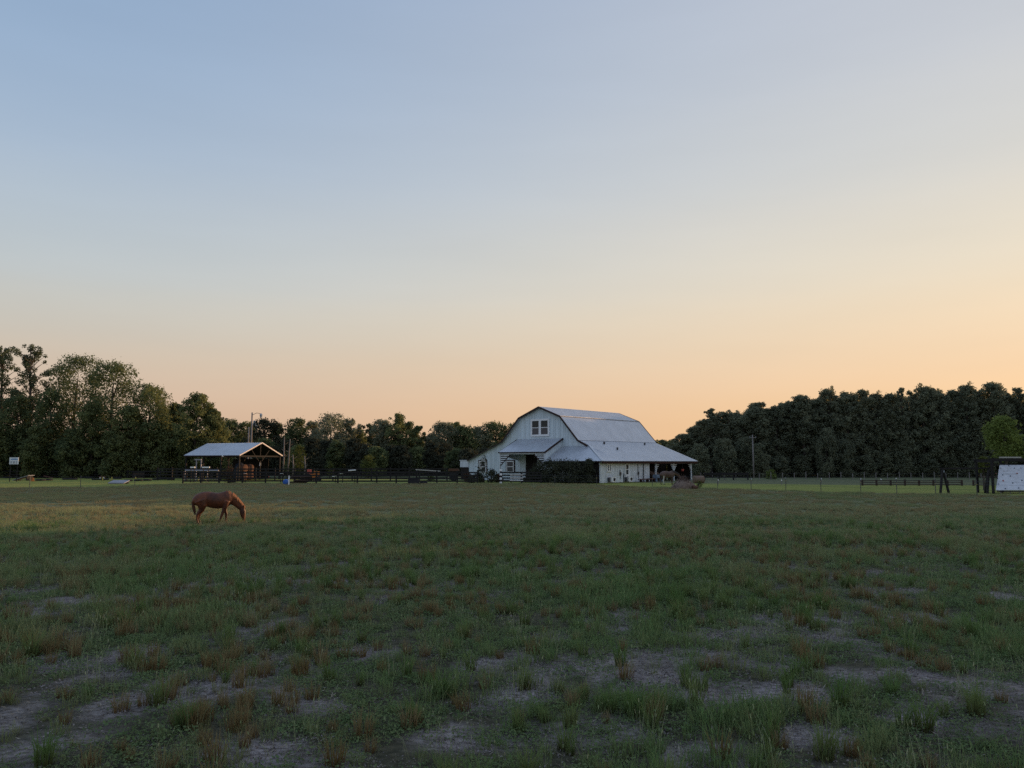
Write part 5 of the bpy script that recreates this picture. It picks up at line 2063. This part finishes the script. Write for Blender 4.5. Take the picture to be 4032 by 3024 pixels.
def horse(name, label, loc, rz, coat, mane_m, tail_m, neck, head, legs, scale=1.0, white=None):
    """neck, head: lists of (x, z, depth radius, half width); legs: dict of joint paths.  +X is forward"""
    root = thing(name, label, 'horse', loc, rz)
    root.scale = (scale, scale, scale)
    b = MB()
    trunk = [(-0.93, 1.14, 1.00, 0.10), (-0.86, 1.25, 0.90, 0.19), (-0.72, 1.38, 0.84, 0.255), (-0.50, 1.48, 0.82, 0.275), (-0.30, 1.50, 0.82, 0.27),
             (-0.05, 1.45, 0.74, 0.29), (0.15, 1.43, 0.71, 0.285), (0.33, 1.46, 0.735, 0.26), (0.48, 1.50, 0.74, 0.235), (0.62, 1.45, 0.80, 0.205), (0.75, 1.32, 0.90, 0.155), (0.82, 1.20, 0.98, 0.08)]
    b.tube([(x, 0, (t + q) / 2) for x, t, q, w in trunk], [(t - q) / 2 for x, t, q, w in trunk], 18, wid=[w for x, t, q, w in trunk])
    b.tube([(x, 0, z) for x, z, r_, w in neck], [r_ for x, z, r_, w in neck], 14, wid=[w for x, z, r_, w in neck])
    b.tube([(x, 0, z) for x, z, r_, w in head], [r_ for x, z, r_, w in head], 14, wid=[w for x, z, r_, w in head])
    hx, hz, hr, hw = head[0]
    d = (Vector((head[-1][0], 0, head[-1][1])) - Vector((hx, 0, hz))).normalized()
    up = Vector((d.z, 0, -d.x))
    if up.dot(Vector((hx, 0, hz)) - Vector((neck[-2][0], 0, neck[-2][1]))) < 0:
        up = -up
    for s_ in (-1, 1):
        p0 = Vector((hx, s_ * 0.065, hz)) + up * 0.03 - d * 0.04
        p1 = p0 - d * 0.13 + up * 0.07 + Vector((0, s_ * 0.03, 0))
        b.tube([p0, (p0 + p1) / 2, p1], [0.045, 0.042, 0.008], 8, wid=[0.03, 0.03, 0.006])
    hoofs = []
    for nm, (pts, rad) in legs.items():
        b.tube(pts, rad, 12)
        hoofs.append((Vector(pts[-1]), rad[-1]))
    me = bpy.data.meshes.new('body')
    me.from_pydata(b.v, [], b.f)
    o = bpy.data.objects.new('body', me)
    COL.objects.link(o)
    md = o.modifiers.new('r', 'REMESH')
    md.mode = 'VOXEL'
    md.voxel_size = 0.020
    md.use_smooth_shade = True
    sm = o.modifiers.new('s', 'SMOOTH')
    sm.iterations = 6
    sm.factor = 0.5
    dg = bpy.context.evaluated_depsgraph_get()
    me2 = bpy.data.meshes.new_from_object(o.evaluated_get(dg))
    o.modifiers.clear()
    o.data = me2
    me2.name = 'body'
    o.parent = root
    me2.materials.clear()
    me2.materials.append(coat)
    if white:
        me2.materials.append(WHITEHAIR)
        for pl in me2.polygons:
            if white(pl.center):
                pl.material_index = 1
    me2.polygons.foreach_set('use_smooth', [True] * len(me2.polygons))
    for p_, r_ in hoofs:
        h = MB()
        h.tube([p_ + Vector((0.0, 0, 0.055)), p_ + Vector((0.012, 0, 0.02)), p_ + Vector((0.022, 0, -0.045))], [r_ * 1.02, r_ * 1.15, r_ * 1.38], 10)
        h.build('hoof', HOOF, root)
    # mane: overlapping locks down the neck crest
    rg = np.random.default_rng(len(label))
    h = MB()
    nk = [(Vector((x, 0, z)), r_, w) for x, z, r_, w in neck]
    for i in range(26):
        q = i / 25 * (len(nk) - 1) * 0.999
        k = int(q)
        f = q - k
        c = nk[k][0].lerp(nk[min(k + 1, len(nk) - 1)][0], f)
        rr = nk[k][1] * (1 - f) + nk[min(k + 1, len(nk) - 1)][1] * f
        ww = nk[k][2] * (1 - f) + nk[min(k + 1, len(nk) - 1)][2] * f
        dd = (nk[min(k + 1, len(nk) - 1)][0] - nk[max(0, min(k, len(nk) - 2))][0]).normalized()
        upn = Vector((-dd.z, 0, dd.x))
        if upn.z < 0 and abs(upn.z) > 0.2:
            upn = -upn
        p0 = c + upn * rr * 0.96
        if q < 0.5:
            continue
        L_ = rr * rg.uniform(0.75, 1.15)
        p1 = p0 + Vector((0.02, -ww * 0.75, 0)) - upn * L_ * 0.35
        p2 = p1 + Vector((rg.uniform(-.03, .04), -ww * 0.32, -L_ * 0.55))
        h.tube([p0 + upn * 0.02, p1, p2], [0.032, 0.03, 0.008], 6, wid=[0.03, 0.018, 0.008])
    h.build('mane', mane_m, root, smooth=True)
    h = MB()
    h.tube([(-0.86, 0, 1.14), (-0.90, 0, 1.02), (-0.86, 0.0, 0.82), (-0.81, 0.0, 0.62), (-0.78, 0, 0.46)], [0.05, 0.055, 0.07, 0.06, 0.02], 10, wid=[0.05, 0.06, 0.08, 0.07, 0.02])
    h.build('tail', tail_m, root, smooth=True)
    # eyes and nostrils
    e = Vector((hx, 0, hz)) + d * (0.19) + up * 0.035
    for s_ in (-1, 1):
        h = MB()
        p_ = e + Vector((0, s_ * (hw + 0.012), 0))
        h.tube([p_ - Vector((0, s_ * 0.02, 0)), p_, p_ + Vector((0, s_ * 0.012, 0))], [0.026, 0.022, 0.008], 8)
        h.build('eye', EYE_M, root)
    return root


def leg_set(nf=(0.36, 0.30), ff=(0.52, 0.52), nh=(-0.62, 0.0), fh=(-0.5, 0.0)):
    """near is -Y"""
    def fore(y, knee, foot):
        return ([(0.50, y * 0.8, 1.05), (0.46, y, 0.82), (0.45 * 0.5 + knee * 0.5, y, 0.62), (knee, y, 0.45), ((knee + foot) / 2, y, 0.28), (foot, y, 0.14), (foot + 0.03, y, 0.05)],
                [0.17, 0.115, 0.075, 0.062, 0.042, 0.047, 0.045])

    def hind(y, sh):
        return ([(-0.60, y * 0.8, 1.10), (-0.50 + sh * 0.3, y, 0.84), (-0.56 + sh * 0.6, y, 0.66), (-0.70 + sh, y, 0.48), (-0.70 + sh, y, 0.30), (-0.68 + sh, y, 0.14), (-0.64 + sh, y, 0.05)],
                [0.27, 0.19, 0.115, 0.068, 0.046, 0.05, 0.047])
    return {'nf': fore(-0.15, *nf), 'ff': fore(0.15, *ff), 'nh': hind(-0.16, nh[1]), 'fh': hind(0.16, fh[1])}


graze_neck = [(0.42, 1.24, 0.30, 0.17), (0.62, 1.20, 0.27, 0.145), (0.82, 1.08, 0.215, 0.115), (1.00, 0.92, 0.175, 0.092), (1.15, 0.76, 0.145, 0.08), (1.22, 0.68, 0.12, 0.075)]
graze_head = [(1.22, 0.70, 0.105, 0.085), (1.235, 0.58, 0.135, 0.095), (1.25, 0.45, 0.13, 0.09), (1.275, 0.30, 0.092, 0.068), (1.29, 0.18, 0.072, 0.056), (1.30, 0.10, 0.062, 0.052)]
h1 = gp(840, 2066)
horse('grazing_horse', 'chestnut horse grazing alone in the open pasture', (h1[0], h1[1], float(gz(*h1)) - 0.0), R(26), CHEST, MANE, TAIL, graze_neck, graze_head,
      leg_set((0.33, 0.22), (0.55, 0.54), (0, 0.0), (0, 0.10)), 1.0)
eat_neck = [(0.42, 1.24, 0.30, 0.17), (0.64, 1.26, 0.26, 0.145), (0.86, 1.24, 0.20, 0.115), (1.06, 1.16, 0.165, 0.092), (1.22, 1.06, 0.135, 0.08), (1.28, 1.0, 0.115, 0.075)]
eat_head = [(1.28, 1.02, 0.105, 0.085), (1.34, 0.90, 0.13, 0.095), (1.40, 0.78, 0.12, 0.09), (1.48, 0.64, 0.09, 0.068), (1.54, 0.53, 0.072, 0.056), (1.57, 0.46, 0.062, 0.052)]
h2 = (gp(2630, 1908)[0], gp(2630, 1908)[1])
horse('feeding_horse', 'dark bay horse with white hind legs feeding at the hay heap', (h2[0], h2[1], 0), R(10), BAY, DARKHAIR, DARKHAIR, eat_neck, eat_head,
      leg_set((0.45, 0.44), (0.50, 0.52), (0, 0.12), (0, -0.08)), 1.13, white=lambda c: c.x < -0.38 and (c.y < -0.05 and (c.z < 0.55 or (c.z < 0.98 and c.x < -0.52 and c.x > -0.66))))
up_neck = [(0.42, 1.24, 0.30, 0.17), (0.62, 1.32, 0.25, 0.145), (0.82, 1.44, 0.19, 0.115), (0.98, 1.55, 0.155, 0.092), (1.10, 1.64, 0.13, 0.08), (1.14, 1.68, 0.115, 0.075)]
up_head = [(1.14, 1.68, 0.105, 0.085), (1.26, 1.62, 0.13, 0.095), (1.38, 1.56, 0.12, 0.09), (1.52, 1.49, 0.09, 0.068), (1.63, 1.44, 0.072, 0.056), (1.69, 1.41, 0.062, 0.052)]
h3 = wpt(12.9, 10.6)
horse('dark_horse', 'dark horse looking out of the barn side doorway', (h3[0], h3[1], 0), R(180 + 30), BAY, DARKHAIR, DARKHAIR, up_neck, up_head, leg_set(), 0.93)
